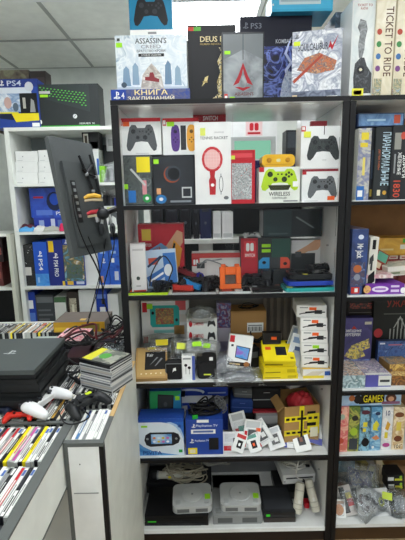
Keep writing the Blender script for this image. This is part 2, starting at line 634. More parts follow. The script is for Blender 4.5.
part(t, 'divider', BLACK, (-1.29, -.444, .764, .776, FLR, CT - .02))
part(t, 'leg', RW, (-.46, -.43, .46, .49, 0, .80))
part(t, 'leg', RW, (-1.28, -1.25, .46, .49, 0, .80))

# game cases: one mesh for each look, every case an object of its own
CW, CHH = .0095, .134
LOOK = {}


def look(name, L, body, ops):
    mb = MB()
    mb.box(-CW / 2, CW / 2, 0, L, 0, CHH, body)
    mb.deco(((-CW / 2, 0, CHH), (1, 0, 0), (0, 1, 0), (0, 0, 1)), CW, L, ops)
    me = mb.build('game_case')
    me.hide_render = True
    d = me.data
    bpy.data.objects.remove(me)
    LOOK[name] = d


dk, wt, cl = M('#1d1e22', .3), M('#e9eae6', .3), M('#b9bdb9', .25)
look('white', .17, cl, [R(.1, .03, .9, .97, wt), R(.3, .2, .6, .62, GREY), R(.15, .8, .85, .93, M('#4a6ab0'))])
look('plain white', .17, wt, [R(.12, .03, .88, .97, M('#f4f5f2')), R(.35, .25, .55, .5, LGREY)])
look('black', .17, dk, [R(.1, .03, .9, .97, M('#26282c')), R(.3, .25, .6, .65, LGREY), R(.15, .8, .85, .95, wt)])
look('grey', .17, cl, [R(.1, .03, .9, .97, GREY), R(.3, .2, .6, .6, wt), R(.1, .85, .9, .97, dk)])
look('red', .17, cl, [R(.1, .03, .9, .97, RED), R(.3, .2, .65, .7, wt)])
look('yellow', .17, YEL, [R(.1, .03, .9, .97, YEL), R(.3, .3, .6, .7, M('#8a7a10'))])
look('pink', .17, cl, [R(.1, .03, .9, .97, M('#c04a9a')), R(.3, .3, .6, .7, wt)])
look('blue', .17, cl, [R(.1, .03, .9, .97, M('#4b7fb4')), R(.3, .2, .65, .6, wt), R(.1, .85, .9, .97, NAVY)])
look('gold', .17, dk, [R(.1, .03, .9, .97, M('#c9a043')), R(.3, .2, .65, .6, dk)])
look('cream', .17, cl, [R(.1, .03, .9, .97, M('#e6dcbd')), R(.3, .2, .65, .7, RED)])
look('half-black', .17, dk, [R(.1, .03, .9, .5, wt), R(.3, .1, .65, .4, dk), R(.1, .55, .9, .97, M('#34363a'))])
look('orange', .17, cl, [R(.1, .03, .9, .97, M('#d9762e')), R(.3, .2, .65, .7, wt)])
ORD = ['first', 'second', 'third', 'fourth', 'fifth', 'sixth', 'seventh', 'eighth', 'ninth', 'tenth', 'eleventh', 'twelfth', 'thirteenth', 'fourteenth', 'fifteenth',
       'sixteenth', 'seventeenth', 'eighteenth', 'nineteenth', 'twentieth', 'twenty-first', 'twenty-second', 'twenty-third', 'twenty-fourth', 'twenty-fifth', 'twenty-sixth',
       'twenty-seventh', 'twenty-eighth', 'twenty-ninth', 'thirtieth', 'thirty-first', 'thirty-second', 'thirty-third', 'thirty-fourth', 'thirty-fifth', 'thirty-sixth', 'thirty-seventh', 'thirty-eighth']


def row(xr, n, y, pal, where, group, step=.0106, z=FLR, skip=()):
    for i in range(n):
        if i in skip:
            continue
        k = pal[i] if i < len(pal) else rnd.choice(pal)
        o = bpy.data.objects.new('game_case', LOOK[k])
        COL.objects.link(o)
        o.location = (xr - step * (i + .5), y + rnd.uniform(-.004, .004), z)
        o.rotation_euler = (0, 0, rnd.uniform(-.006, .006))
        tag(o, '%s-spined game case, %s from the right in %s' % (k, ORD[i], where), 'game case', group)


pA = ['white', 'half-black', 'white', 'white', 'yellow', 'half-black', 'white', 'pink', 'cream', 'yellow', 'black', 'white', 'red', 'grey', 'plain white', 'red', 'half-black', 'white', 'cream', 'white', 'blue', 'half-black']
row(-.448, 30, .973, pA, 'the back row of the jutting tray', 'game cases in the back row of the jutting tray')
pB = ['white', 'half-black', 'white', 'red', 'plain white', 'black', 'grey', 'white', 'plain white', 'half-black', 'cream', 'white', 'black', 'grey', 'white']
row(-.448, 26, .784, pB, 'the middle row of the jutting tray', 'game cases in the middle row of the jutting tray')
pC = ['half-black', 'white', 'black', 'white', 'plain white', 'grey', 'white', 'black']
row(-.448, 20, .588, pC, 'the nearest row of the jutting tray', 'game cases in the nearest row of the jutting tray')
pD = ['plain white', 'white', 'plain white', 'plain white', 'grey', 'plain white', 'blue', 'plain white']
row(-.314, 8, 1.07, pD, 'the small grey-rimmed counter bin', 'game cases in the small counter bin')
row(-.418, 24, 1.182, ['grey', 'black', 'white', 'half-black', 'black', 'cream', 'black', 'gold', 'half-black', 'grey', 'grey', 'red', 'gold', 'half-black', 'orange', 'black'],
    'the counter row under the white gamepad', 'game cases in the counter row under the gamepads')
row(-.314, 10, 1.264, ['half-black', 'white', 'black', 'half-black', 'white', 'black', 'grey', 'black', 'white', 'half-black'], 'the counter row beside the case stack', 'game cases in the counter row beside the stack')
row(-.422, 26, 1.360, ['black', 'half-black', 'black', 'white', 'grey', 'black', 'half-black', 'cream', 'black', 'black', 'half-black', 'grey', 'black', 'gold', 'black', 'white', 'black', 'grey', 'black', 'black'],
    'the counter row right of the consoles', 'game cases in the counter row right of the consoles')
row(-.314, 10, 1.445, ['black', 'grey', 'black', 'white', 'black', 'half-black', 'black'], 'the counter row under the case stack', 'game cases in the counter row under the stack')
row(-.422, 26, 1.542, ['black', 'black', 'half-black', 'gold', 'black', 'grey', 'black', 'half-black', 'black'], 'the dark counter row behind the consoles', 'game cases in the dark row behind the consoles')
row(-.375, 26, 1.73, ['black', 'black', 'grey', 'black', 'half-black'], 'the counter row under the cables', 'game cases in the counter row under the cables')
row(-.78, 37, 2.02, ['black', 'gold', 'black', 'half-black', 'cream', 'black', 'white', 'half-black', 'yellow', 'black', 'red', 'orange', 'black', 'white', 'cream', 'white', 'plain white', 'black',
                     'gold', 'black', 'grey', 'black', 'yellow', 'white', 'gold', 'black', 'grey', 'half-black', 'black'], 'the far counter row by the rack', 'game cases in the far counter row', z=FLR + .004)

# ------------------------------------------------------------------ boxes on top of the cabinet
GRN = M('#9fe028')
o = bx('console_game_box', 'blue flat box with gold lettering lying under the white game box', 'box', (111, 89, 190, 102), 1.665, ST, .27, M('#20419c'),
       front=[R(.19, .03, 1, .97, ART(['#26408f', '#3a4a86', '#5a5a7c', '#2a3f88'], 40, 2)), ('ps', .03, .2, .12, .85, WHITE), T('4', .13, .25, .17, .75, WHITE), T('КНИГА', .3, .52, .72, .95, M('#f2dfa0')),
              T('ЗАКЛИНАНИЙ', .21, .06, .8, .5, M('#f6eccb'))])
acb = bx('game_box', 'white collector game box with pale blue artwork standing on the blue flat box', 'game box', (116, 35, 187, 90), 1.70, o, .10, M('#d5dbe0'),
         front=[R(0, 0, 1, 1, ART(['#f2f5f7', '#cdd9e2', '#e6ecef', '#8fa9bd'], 14, 1.5, 2)), R(0, 0, 1, .08, M('#b9c6d0')),
                T('ASSASSIN\'S', .28, .85, .72, .95, M('#3b4148')), T('CREED', .36, .765, .64, .83, M('#8d8f94')), T('БРАТСТВО КРОВИ', .3, .7, .7, .745, M('#4a5058')),
                R(.32, .62, .68, .675, M('#1d2024')), T('ОСОБОЕ ИЗДАНИЕ', .36, .633, .64, .662, WHITE),
                ('p', [(.33, .02), (.67, .02), (.63, .3), (.56, .42), (.5, .5), (.44, .42), (.37, .3)], ART(['#f4f1ec', '#c9c2ba', '#a39a92', '#efe9e2'], 30, 1, 5)),
                ('p', [(.4, .2), (.6, .16), (.6, .22), (.54, .25), (.52, .34), (.47, .34), (.46, .26), (.4, .26)], M('#8a3036')),
                ('p', [(.08, .1), (.2, .1), (.18, .4), (.14, .46), (.1, .4)], M('#7f9cb5')), ('p', [(.22, .12), (.32, .12), (.31, .45), (.27, .52), (.23, .45)], M('#8ba5bb')),
                ('p', [(.68, .12), (.78, .12), (.77, .48), (.73, .55), (.69, .46)], M('#6f8ca6')), ('p', [(.82, .1), (.92, .1), (.9, .4), (.86, .46), (.83, .4)], M('#8fa9bd')),
                ('e', .1, .12, .04, .05, M('#4b5a66')), R(.03, .9, .07, .95, DGREY)], st=[(.015, .79, .1, .87, GRN)])
bx('controller_box', 'turquoise boxed black gamepad standing on the white collector game box', 'boxed gamepad', (129, -10, 172, 33), 1.71, acb, .08, M('#1d86ad'),
   front=[R(0, 0, 1, .14, WHITE), R(0, .14, 1, 1, M('#1b7ea6')), ('pad', .1, .22, .9, .85, M('#15171b'), M('#2d3036')), R(.42, .04, .62, .09, GREY)])
bx('game_box', 'black game box with gold splatters and gold title standing on cabinet top', 'game box', (188, 25, 236, 99), 1.72, ST, .12, M('#17181c'),
   front=[R(.02, .93, .13, .98, M('#c43a2a')), R(.13, .93, .28, .98, M('#5aa83a')), T('DEUS EX', .26, .79, .85, .86, M('#e8d9a8')), T('HUMAN REVOLUTION', .26, .75, .85, .775, M('#b79f5f')),
          ('p', [(.5, .06), (.62, .12), (.6, .28), (.67, .4), (.61, .54), (.7, .66), (.64, .72), (.76, .7), (.76, .05)], ART(['#17181c', '#e9dcae', '#d4bb74', '#17181c', '#f0e4b8'], 45, 2, 3, hard=True)),
          ('p', [(.28, .22), (.4, .3), (.42, .36), (.35, .34)], M('#d9c88c')), R(.3, .27, .4, .29, M('#a8935a'))])
kb = bx('game_box', 'wide dark blue game box with lightning artwork at back of cabinet top', 'game box', (240, 16, 311, 99), 1.84, ST, .13, M('#16182a'),
        front=[R(.0, .0, 1, .68, ART(['#0c0f22', '#26388c', '#141a44', '#7f95ea', '#2a2f78', '#0e1230'], 11, 3, 4)), ('p', [(.68, .72), (.72, .78), (.66, .6), (.74, .5), (.66, .4), (.7, .22), (.63, .42), (.7, .5), (.62, .6)], M('#cfd9ff')),
               ('p', [(.55, .02), (.82, .02), (.84, .2), (.78, .4), (.66, .42), (.6, .28)], ART(['#8fa3c8', '#dde6f4', '#5c6da0'], 40, 2, 2)),
               ('ps', .04, .87, .12, .94, M('#767c88')), T('PS3', .15, .87, .3, .93, M('#767c88')), T('KOMBAT', .5, .71, .72, .755, M('#c7ccd6'))], st=[(.05, .79, .16, .83, GRN)])
bx('game_box', 'dark steel game box with a red angular emblem in the middle of cabinet top', 'game box', (222, 32, 264, 99), 1.68, ST, .07, M('#2c3034', .3),
   front=[R(.03, .02, .97, .97, ART(['#565c61', '#9aa0a4', '#72787c', '#c0c6c8'], 8, .6, 3, .3)), ('p', [(.03, .6), (.5, .75), (.97, .6), (.97, .97), (.03, .97)], M('#72787b', .3)), R(.49, .6, .51, .97, M('#4a5054')),
          ('p', [(.5, .56), (.62, .36), (.74, .22), (.6, .26), (.53, .38), (.5, .47), (.47, .38), (.4, .26), (.26, .22), (.38, .36)], M('#a3202a')),
          ('p', [(.3, .2), (.5, .14), (.7, .2), (.58, .2), (.5, .185), (.42, .2)], M('#a3202a')), T('ASSASSIN\'S', .3, .07, .75, .12, M('#6e2a2c')), R(.05, .02, .13, .1, M('#d8443a')), R(.06, .03, .12, .07, WHITE)],
   st=[(.06, .68, .2, .73, GRN), (.18, .02, .3, .055, GRN)])
bx('game_box', 'white tilted game box with orange and grey artwork right on cabinet top', 'game box', (293, 30, 340, 100), 1.70, ST, .045, M('#15161a'),
   front=[R(0, 0, 1, 1, ART(['#dcdee6', '#8d95a8', '#eceef0', '#565e72'], 16, 2, 7)), ('p', [(.1, .45), (.25, .62), (.55, .68), (.9, .55), (.85, .42), (.5, .38)], ART(['#7a4a3c', '#c9713c', '#5b5560', '#d9a06a'], 50, 2, 8)),
          ('p', [(.02, .3), (.6, .66), (.62, .63), (.05, .26)], M('#a8432c')), R(0, 0, 1, .14, ART(['#3a4258', '#6b7488', '#9aa2b4'], 30, 1, 2)), T('SOULCALIBUR', .12, .72, .72, .82, M('#33363f')),
          ('p', [(.72, .72), (.76, .84), (.8, .77), (.92, .92), (.8, .7), (.76, .75)], M('#b01e2e')), R(.72, .02, .94, .05, WHITE), R(.02, .02, .12, .09, M('#e0c8a0')), ('ps', .04, .9, .14, .96, DGREY)],
   st=[(.03, .8, .16, .86, M('#d9ea2c'))], yaw=-12, roll=0)
o = bx('console_box', 'light blue box lying on the lightning game box at top edge', 'box', (272, -12, 333, 17), 1.80, kb, .16, M('#3ea7d2'),
       front=[R(.02, .1, .97, .92, M('#4db4dc')), R(.12, .3, .8, .9, M('#c9d7dc')), R(.14, .42, .78, .9, M('#9fb9c4')), ('e', .02, .3, .012, .05, WHITE)])
bx('board_game_box', 'grey-blue board game box standing behind the train picture box', 'board game', (334, 12, 356, 99), 1.84, ST, .2, M('#3b4654'), front=[R(0, 0, 1, 1, ART(['#2b333e', '#5a6b7d', '#3c4855', '#77869a'], 20, 1, 9))], yaw=0)
bx('board_game_box', 'white board game box with a smoking steam train on its spine', 'board game', (351, -2, 374, 97), 1.70, ST, .29, M('#dfe3e2'),
   front=[R(.05, .02, .95, .98, ART(['#e6eae8', '#cfd8d9', '#f0f1ee'], 9, 1, 1)), T('TICKET TO', .2, .92, .85, .945, M('#a04a3a')), T('RIDE', .35, .89, .65, .91, M('#a04a3a')),
          ('p', [(.36, .42), (.3, .55), (.36, .66), (.25, .72), (.35, .8), (.6, .78), (.68, .7), (.6, .6), (.58, .5), (.5, .42)], ART(['#4a4d50', '#7b8083', '#9ca1a3'], 40, 2, 3)),
          ('p', [(.15, .22), (.2, .36), (.42, .42), (.6, .42), (.72, .34), (.95, .26), (.95, .06), (.2, .06)], ART(['#3b3f44', '#22252a', '#666c72'], 50, 1, 3)), ('e', .46, .3, .17, .04, M('#1e2126')), ('e', .46, .3, .07, .016, M('#d8d2b8'))],
   st=[(.12, .03, .62, .11, M('#f3ec4a')), (.2, .045, .54, .09, M('#c23a78'))])
for k, (a, b, lb) in enumerate(((375, 394, 'cream board game box lettered in brown right of the train box'), (395, 415, 'cream board game box cut off at the top right edge'))):
    bx('board_game_box', lb, 'board game', (a, -4, b, 95), 1.69 + .01 * k, ST, .29, M('#e2d9c0'),
       front=[R(.04, .02, .96, .98, ART(['#e8e0ca', '#d9cfb2', '#efe9da'], 12, 1, k)), T('TICKET TO RIDE', .5, .22, .9, .9, M('#5a3a28'), -90), R(.0, .0, .3, .1, ART(['#d8a23c', '#4a7a9a', '#b5452f'], 60, 2, 2)),
              R(.04, .02, .45, .2, ART(['#7aa0b8', '#c9b58c', '#5d7a6a', '#e0d6c0'], 50, 2, 3))] + [('e', .2, .3 + .12 * q, .13, .03, M(c)) for q, c in enumerate(('#7d4a86', '#3d6ea8', '#3f8a4c', '#b5452f'))], group='cream board game boxes')
bx('board_game_box', 'tan box behind the grey-blue board game box at the top', 'box', (333, -20, 352, 14), 1.86, TOP and 2.035 + .0, .12, M('#b99a6a')) if False else None

# ------------------------------------------------------------------ cabinet, first shelf: boxed controllers
WBX = M('#e9ebea', .35)


def swfront(extra):
    return [R(0, 0, 1, 1, WBX)] + extra


lo = bx('game_box', 'dark clear-fronted accessory pack with yellow sheet on the top glass shelf', 'accessory pack', (121, 155, 152, 206), 1.72, S1, .09, M('#454c4e', .25),
        front=[R(.03, .03, .97, .97, ART(['#2b3032', '#59625f', '#3b4142', '#7d8683'], 30, 2, 4)), R(.52, .66, .95, .96, YEL), R(.22, .06, .46, .3, M('#2d77c4')), R(.68, .22, .82, .5, M('#d78f96')), ('p', [(.3, .72), (.36, .74), (.8, .42), (.76, .38)], LGREY),
               ('e', .82, .14, .14, .085, GREEN), ('e', .82, .14, .06, .035, WHITE)], st=[(.1, .33, .22, .43, GRN)])
lo2 = bx('game_box', 'black game box with glowing orange crescent on the top glass shelf', 'game box', (153, 155, 195, 206), 1.71, S1, .09, M('#15171b', .3),
         front=[R(.03, .02, .97, .97, ART(['#121418', '#1c2026', '#252b33'], 12, 1, 5)), ('e', .46, .62, .2, .17, M('#a04a2c')), ('e', .48, .635, .19, .16, M('#3a4048')), ('e', .5, .63, .14, .12, M('#14161a')),
                R(.68, .14, .92, .36, LGREY), R(.71, .17, .89, .33, M('#2a2d33')), R(.08, .22, .18, .34, M('#e1a36c')), ('e', .18, .12, .13, .09, M('#2d77b4')), ('e', .18, .12, .05, .035, WHITE), R(.4, .05, .9, .09, M('#8a8f94'))],
         st=[(.03, .83, .15, .92, GRN)])
bx('controller_box', 'boxed grey gamepad with red corner, upper left inside the glass cabinet', 'boxed gamepad', (119, 118, 161, 155), 1.72, lo, .08, WBX,
   front=swfront([R(0, .9, 1, 1, RED), R(0, .8, .1, .98, RED), ('nx', .02, .83, .08, .95, WHITE), ('pad', .17, .1, .9, .85, M('#55595c'), M('#2c2f32')), R(.38, .03, .7, .05, LGREY)]),
   fm={'top': RED}, st=[(.11, .78, .26, .9, ORA)])
bx('controller_box', 'boxed purple and orange controller pair on the black crescent box', 'boxed controllers', (163, 118, 199, 155), 1.72, lo2, .07, WBX,
   front=swfront([R(0, .9, 1, 1, RED), R(0, .8, .1, .98, RED), ('nx', .02, .83, .08, .95, WHITE), ('jc', .22, .1, .47, .82, M('#5a3a86'), M('#2b1f44')), R(.49, .14, .64, .8, M('#33363a')), ('jc', .66, .1, .92, .82, M('#e6a63c'), M('#6a4a1c'))]),
   fm={'top': RED}, st=[(.12, .78, .32, .9, GRN)])
bx('accessory_box', 'dark red box standing behind the white racket box', 'accessory box', (194, 113, 226, 190), 1.86, S1, .1, M('#8e1f2a'), front=[R(.0, .9, 1, 1, M('#a9242f')), T('SWITCH', .3, .92, .75, .97, WHITE)])
bx('accessory_box', 'tall white box picturing a red tennis racket on the top glass shelf', 'accessory box', (195, 122, 231, 206), 1.675, S1, .05, M('#e6e7e5'),
   front=[R(.0, .0, 1, 1, M('#e9eae8')), T('TENNIS RACKET', .15, .795, .92, .83, M('#55585a')), T('SWITCH', .55, .87, .8, .885, GREY), ('e', .48, .555, .29, .155, M('#c7353b')), ('e', .48, .555, .225, .122, M('#e9b9b6')),
          ] + [R(.28 + .08 * q, .47, .285 + .08 * q, .64, M('#f4dedc')) for q in range(6)] + [R(.28, .47 + .04 * q, .68, .472 + .04 * q, M('#f4dedc')) for q in range(5)] +
   [('p', [(.4, .42), (.56, .42), (.54, .34), (.58, .3), (.56, .12), (.4, .12), (.38, .3), (.42, .34)], M('#b9262e')), ('e', .48, .24, .05, .02, WHITE), R(.7, .12, .73, .38, M('#a8adb0')), ('e', .72, .25, .06, .1, M('#3a3d40')), ('e', .72, .25, .045, .09, M('#e9eae8')),
    ('e', .86, .08, .07, .022, M('#6c7072'))], st=[(.16, .84, .3, .93, M('#dfe86a'))])
bx('accessory_pack', 'red pack with a wrinkled silver window beside the racket box', 'accessory pack', (228, 150, 255, 206), 1.69, S1, .03, M('#b81f2b'),
   front=[R(.14, .08, .88, .76, ART(['#8d9192', '#dfe3e3', '#6d7273', '#c3c9c9', '#a33a3c'], 60, 3, 6, .2)), R(.1, .86, .9, .94, M('#d84850'))], st=[(.06, .83, .26, .9, M('#d6e34a'))])
nb = bx('accessory_box', 'navy box behind the lime gamepad box', 'accessory box', (254, 160, 301, 203), 1.85, S1, .12, M('#272a5e'))
gb = bx('controller_box', 'white boxed lime green gamepad under the yellow case', 'boxed gamepad', (259, 167, 300, 205), 1.70, S1, .08, M('#d9dcd8'),
        front=[R(0, 0, 1, 1, M('#e4e8df')), R(0, .87, .12, 1, RED), ('pad', .05, .34, .96, .98, M('#b3d62a'), M('#2c3a1a')), ('p', [(.28, .36), (.72, .36), (.78, .5), (.22, .5)], M('#33361f')), T('WIRELESS', .24, .2, .76, .31, M('#1c1e1a')), T('CONTROLLER', .32, .11, .68, .17, DGREY), R(.6, .03, .95, .07, GREY), R(.82, .45, .95, .6, WHITE)])
# yellow rounded case
def shellbox(name, label, cat, px, Y, base, d, m, m2, r=.02, detail='buttons'):
    x0, y0, x1, y1 = px
    a = at(x0, (y0 + y1) / 2, Y); b = at(x1, (y0 + y1) / 2, Y)
    H = at(x0, y0, Y).z - at(x0, y1, Y).z
    W = b.x - a.x
    t = empty(name, ((a.x + b.x) / 2, Y, base), label, cat)
    mb = MB(); mb.rprism(0, H / 2, W, H, r, 0, d, m, 'y', n=6); bevel(mb.build('body', t), .004, 3)
    if detail == 'buttons':
        mb = MB()
        for s in (-1, 1):
            mb.lathe([(H * .2, 0), (H * .17, -.006)], m2, 14, (s * W * .28, 0, H * .55), 'y')
        mb.build('thumbstick', t)
        mb = MB(); mb.rprism(0, H * .52, W * .12, H * .25, .004, -.001, .001, M('#d8d09a'), 'y'); mb.build('centre_label', t)
        mb = MB(); mb.box(-W * .4, W * .4, -.001, 0, H * .18, H * .21, m2); mb.build('seam', t)
    TOP[t.name] = base + H
    return t


shellbox('controller_case', 'yellow rounded hard case lying on the lime gamepad box', 'case', (262, 154.5, 295, 167), 1.70, TOP[gb.name] + .001, .07, M('#e8b52a', .35), M('#c28a18'))
g2 = bx('controller_box', 'lower white box with grey gamepad at right end of top glass shelf', 'boxed gamepad', (302, 169, 342, 204), 1.69, S1, .09, WBX,
        front=swfront([R(0, .93, 1, 1, M('#8e2430')), R(0, .84, .1, .93, RED), ('pad', .14, .12, .88, .82, M('#63676a'), M('#2f3235')), R(.05, .03, .4, .05, LGREY)]), fm={'top': M('#8e2430')}, st=[(.64, .06, .82, .18, ORA)])
u2 = bx('controller_box', 'upper white boxed wired black gamepad at right end of top glass shelf', 'boxed gamepad', (301, 126, 344, 165.5), 1.69, TOP[g2.name] + .0005, .09, WBX,
        front=swfront([R(0, 0, 1, .02, LGREY), R(0, .88, .1, 1, RED), ('nx', .02, .91, .08, .985, WHITE), ('pad', .14, .2, .9, .8, M('#3a3f40'), M('#24282a')), R(.52, .8, .54, 1, M('#2c2f30')), R(.5, .2, .6, .22, LGREY)]), fm={'top': WBX}, st=[(.06, .74, .22, .88, M('#dfe34a'))])
bx('accessory_box', 'small dark red tag box on the upper right gamepad box', 'box', (311, 121, 327, 126.5), 1.75, TOP[u2.name], .02, M('#a4242f'))

# ------------------------------------------------------------------ cabinet, second shelf: consoles
SKIN = '#d9a684'
o = bx('console_box', 'red console box showing a hand holding a tablet at left', 'console box', (139, 224, 184, 284), 1.85, S2, .10, M('#c22a38'),
       front=[R(0, 0, 1, 1, M('#c52b39')), R(.06, .72, .3, .94, M('#d9424e')), R(.08, .74, .28, .92, M('#e6c34a')), T('SWITCH', .08, .64, .28, .69, WHITE),
              ('p', [(.42, .42), (.52, .6), (.62, .66), (.86, .9), (.98, .86), (.98, .7), (.8, .5), (.66, .44), (.56, .3)], M(SKIN)), ('p', [(.6, .2), (.78, .75), (.96, .6), (.84, .1)], M('#e7a13c')), ('p', [(.62, .2), (.78, .7), (.82, .68), (.66, .16)], M('#22252a')),
              ('p', [(.02, .5), (.5, .7), (.64, .62), (.64, .4), (.02, .2)], M('#7ba7d6')), ('p', [(.05, .48), (.46, .65), (.56, .45), (.1, .28)], ART(['#3f67b4', '#c9643c', '#6fa0d4', '#e6d9b4'], 50, 2, 3))], bev=.002)
bx('accessory_card', 'blue and white printed card leaning behind the narrow white box', 'card pack', (147, 250, 178, 282), 1.74, S2 + .012, .02, M('#cfd6dc'),
   front=[R(0, 0, 1, 1, M('#b5c9de')), R(.58, .05, .98, .9, M('#3b72b8')), ('p', [(0, .3), (.6, .55), (.62, .3), (.1, .05)], M('#3568b0')), ('p', [(.1, .22), (.55, .42), (.56, .36), (.12, .17)], WHITE), R(.1, .62, .4, .8, M('#c2503a')), ('p', [(.05, .6), (.5, .85), (.55, .8), (.08, .55)], M('#1f3a60')),
          ('e', .72, .45, .14, .16, M('#dfe6ea'))], lean=6, roll=-4)
bx('accessory_box', 'tall narrow white box at left end of the second glass shelf', 'box', (131, 244, 146, 288), 1.69, S2 + .011, .05, M('#dcdad8'),
   front=[R(.05, .03, .95, .97, M('#e6e4e2')), ('e', .45, .28, .12, .04, M('#3a4a44')), R(.3, .1, .6, .13, M('#b9b6b4')), R(.15, .86, .85, .9, M('#c9c6c4')), R(.1, .0, .95, .03, M('#c9453a'))], yaw=8)


def slab(name, label, cat, x0, x1, y0, y1, z, h, m, edge=None, r=.012, yaw=0, parts=(), group=None):
    """a flat device: rounded slab with its thin bright edge; parts: (name, u0,v0,u1,v1, mat, height)"""
    W, D = x1 - x0, y1 - y0
    t = empty(name, ((x0 + x1) / 2, (y0 + y1) / 2, z), label, cat, group, (0, 0, math.radians(yaw)))
    mb = MB(); mb.rprism(0, 0, W, D, r, 0, h, edge or m, 'z', m); bevel(mb.build('body', t), min(.003, h * .3))
    for p in parts:
        mb = MB()
        w, dd = (p[3] - p[1]) * W, (p[4] - p[2]) * D
        mb.rprism(-W / 2 + (p[1] + p[3]) / 2 * W, -D / 2 + (p[2] + p[4]) / 2 * D, w, dd, p[7] if len(p) > 7 else min(w, dd) * .2, h - .001, h + p[6], p[5], 'z')
        mb.build(p[0], t)
    TOP[t.name] = z + h
    return t


def xy(px, py, Y):
    return at(px, py, Y).x


slab('handheld_console', 'dark tablet with lime green edge at front left of second shelf', 'handheld console', xy(128, 294, 1.67), xy(168, 294, 1.67), 1.665, 1.77, S2, .010, M('#1b1c1f', .3), M('#b9e01f', .4), .006,
     parts=[('screen', .14, .12, .86, .88, M('#101114', .1), .001), ('button', .03, .2, .1, .6, ORA, .003), ('button', .9, .3, .97, .6, DGREY, .003)])
slab('handheld_console', 'grey-edged black tablet lying right of the lime-edged one', 'handheld console', xy(172, 294, 1.67), xy(216, 294, 1.67), 1.665, 1.76, S2, .008, M('#17181b', .25), M('#b4b8b8', .3), .006,
     parts=[('screen', .12, .12, .88, .88, M('#0d0e10', .1), .001)])
slab('handheld_console', 'grey-edged tablet with red and white stickers in front of the orange holder', 'handheld console', xy(219, 294, 1.67), xy(251, 294, 1.67), 1.665, 1.75, S2, .008, M('#2a2b2d', .25), M('#c4c8c8', .3), .006,
     parts=[('screen', .12, .12, .88, .88, M('#17181b', .1), .001), ('sticker', .1, .1, .4, .5, M('#b5402f'), .002), ('sticker', .5, .1, .75, .45, LGREY, .002)])


# ---------------------------------------------------------------- gamepads
def remesh(o, vx=.0035):
    r = o.modifiers.new('fuse', 'REMESH')
    r.mode = 'VOXEL'
    r.voxel_size = vx
    r.use_smooth_shade = True
    s = o.modifiers.new('smooth', 'SMOOTH')
    s.iterations = 6
    return o


def gamepad(label, loc, rot, m, m2, group=None, k=1., light=None, name='gamepad'):
    t = empty(name, loc, label, 'gamepad', group, rot)
    mb = MB()
    mb.T = Matrix.Scale(k, 4)
    mb.rprism(0, .012, .10, .052, .018, .012, .036, m, 'z')
    for s in (-1, 1):
        mb.ell((s * .055, .012, .024), (.026, .028, .017), m, 16, 10)
        mb.tube([(s * .056, .016, .024), (s * .062, -.012, .022), (s * .068, -.038, .018), (s * .070, -.056, .014), (s * .070, -.064, .013)], [.021, .0205, .0175, .0135, .006], m, 12)
    remesh(mb.build('body', t, True))
    T0 = Matrix.Scale(k, 4)
    for s, y in ((-1, -.004), (1, -.004)):
        mb = MB(); mb.T = T0; mb.lathe([(.006, .030), (.006, .042), (.009, .043), (.009, .046), (.006, .0455)], m2, 14, (s * .025, y, 0)); mb.build('thumbstick', t, True)
    mb = MB(); mb.T = T0; mb.rprism(0, .022, .044, .026, .004, .030, .0385, M('#2b2d31', .3), 'z'); mb.build('touchpad', t)
    mb = MB(); mb.T = T0
    mb.box(-.062, -.044, .010, .016, .036, .044, m2); mb.box(-.056, -.050, .004, .022, .036, .044, m2)
    mb.build('d_pad', t)
    for q in range(4):
        mb = MB(); mb.T = T0
        mb.lathe([(.0042, .036), (.0042, .0445), (.003, .0455)], m2, 10, (.054 + .009 * math.cos(q * PI / 2), .014 + .009 * math.sin(q * PI / 2), 0)); mb.build('button', t, True)
    for s in (-1, 1):
        mb = MB(); mb.T = T0; mb.rprism(s * .054, .040, .026, .010, .004, .016, .032, m2, 'z'); mb.build('trigger', t)
    if light:
        mb = MB(); mb.T = T0; mb.rprism(.03, .026, .026, .016, .005, .037, .0395, light, 'z'); mb.build('sticker', t)
    return t


def wire(label, pts, r, m, name='cable', cat='cable', group=None, jitter=0, n=60, plugs=True):
    """a smooth cable through points"""
    P = [Vector(p) for p in pts]
    out = []
    for i in range(len(P) - 1):
        p0, p1, p2, p3 = P[max(i - 1, 0)], P[i], P[i + 1], P[min(i + 2, len(P) - 1)]
        for j in range(8):
            t = j / 8
            out.append(.5 * ((2 * p1) + (p2 - p0) * t + (2 * p0 - 5 * p1 + 4 * p2 - p3) * t * t + (3 * p1 - p0 - 3 * p2 + p3) * t ** 3))
    out.append(P[-1])
    mb = MB(); mb.tube(out, r, m, 6)
    o = mb.build(name, None, True)
    tag(o, label, cat, group)
    if plugs:
        d = (P[-1] - P[-2]).normalized()
        pm = MB(); pm.tube([P[-1] - d * .002, P[-1] + d * .022], [r * 2.4, r * 2.2], M('#1b1c1e'), 8); pm.build('plug', o)
    return o


def coil(label, c, rx, ry, h, m, r=.003, turns=7, seed=0, name='cable', cat='cable', group=None):
    """a loose coil of cable lying at c = (x, y, z of the ground)"""
    g = random.Random(seed)
    pts = []
    n = turns * 9
    for i in range(n):
        a = i / 9 * 2 * PI
        q = .55 + .45 * g.random()
        pts.append((c[0] + rx * q * math.cos(a) + g.uniform(-.1, .1) * rx, c[1] + ry * q * math.sin(a) + g.uniform(-.1, .1) * ry, c[2] + r + h * (i / n) * g.uniform(.2, 1)))
    return wire(label, pts, r, m, name, cat, group)


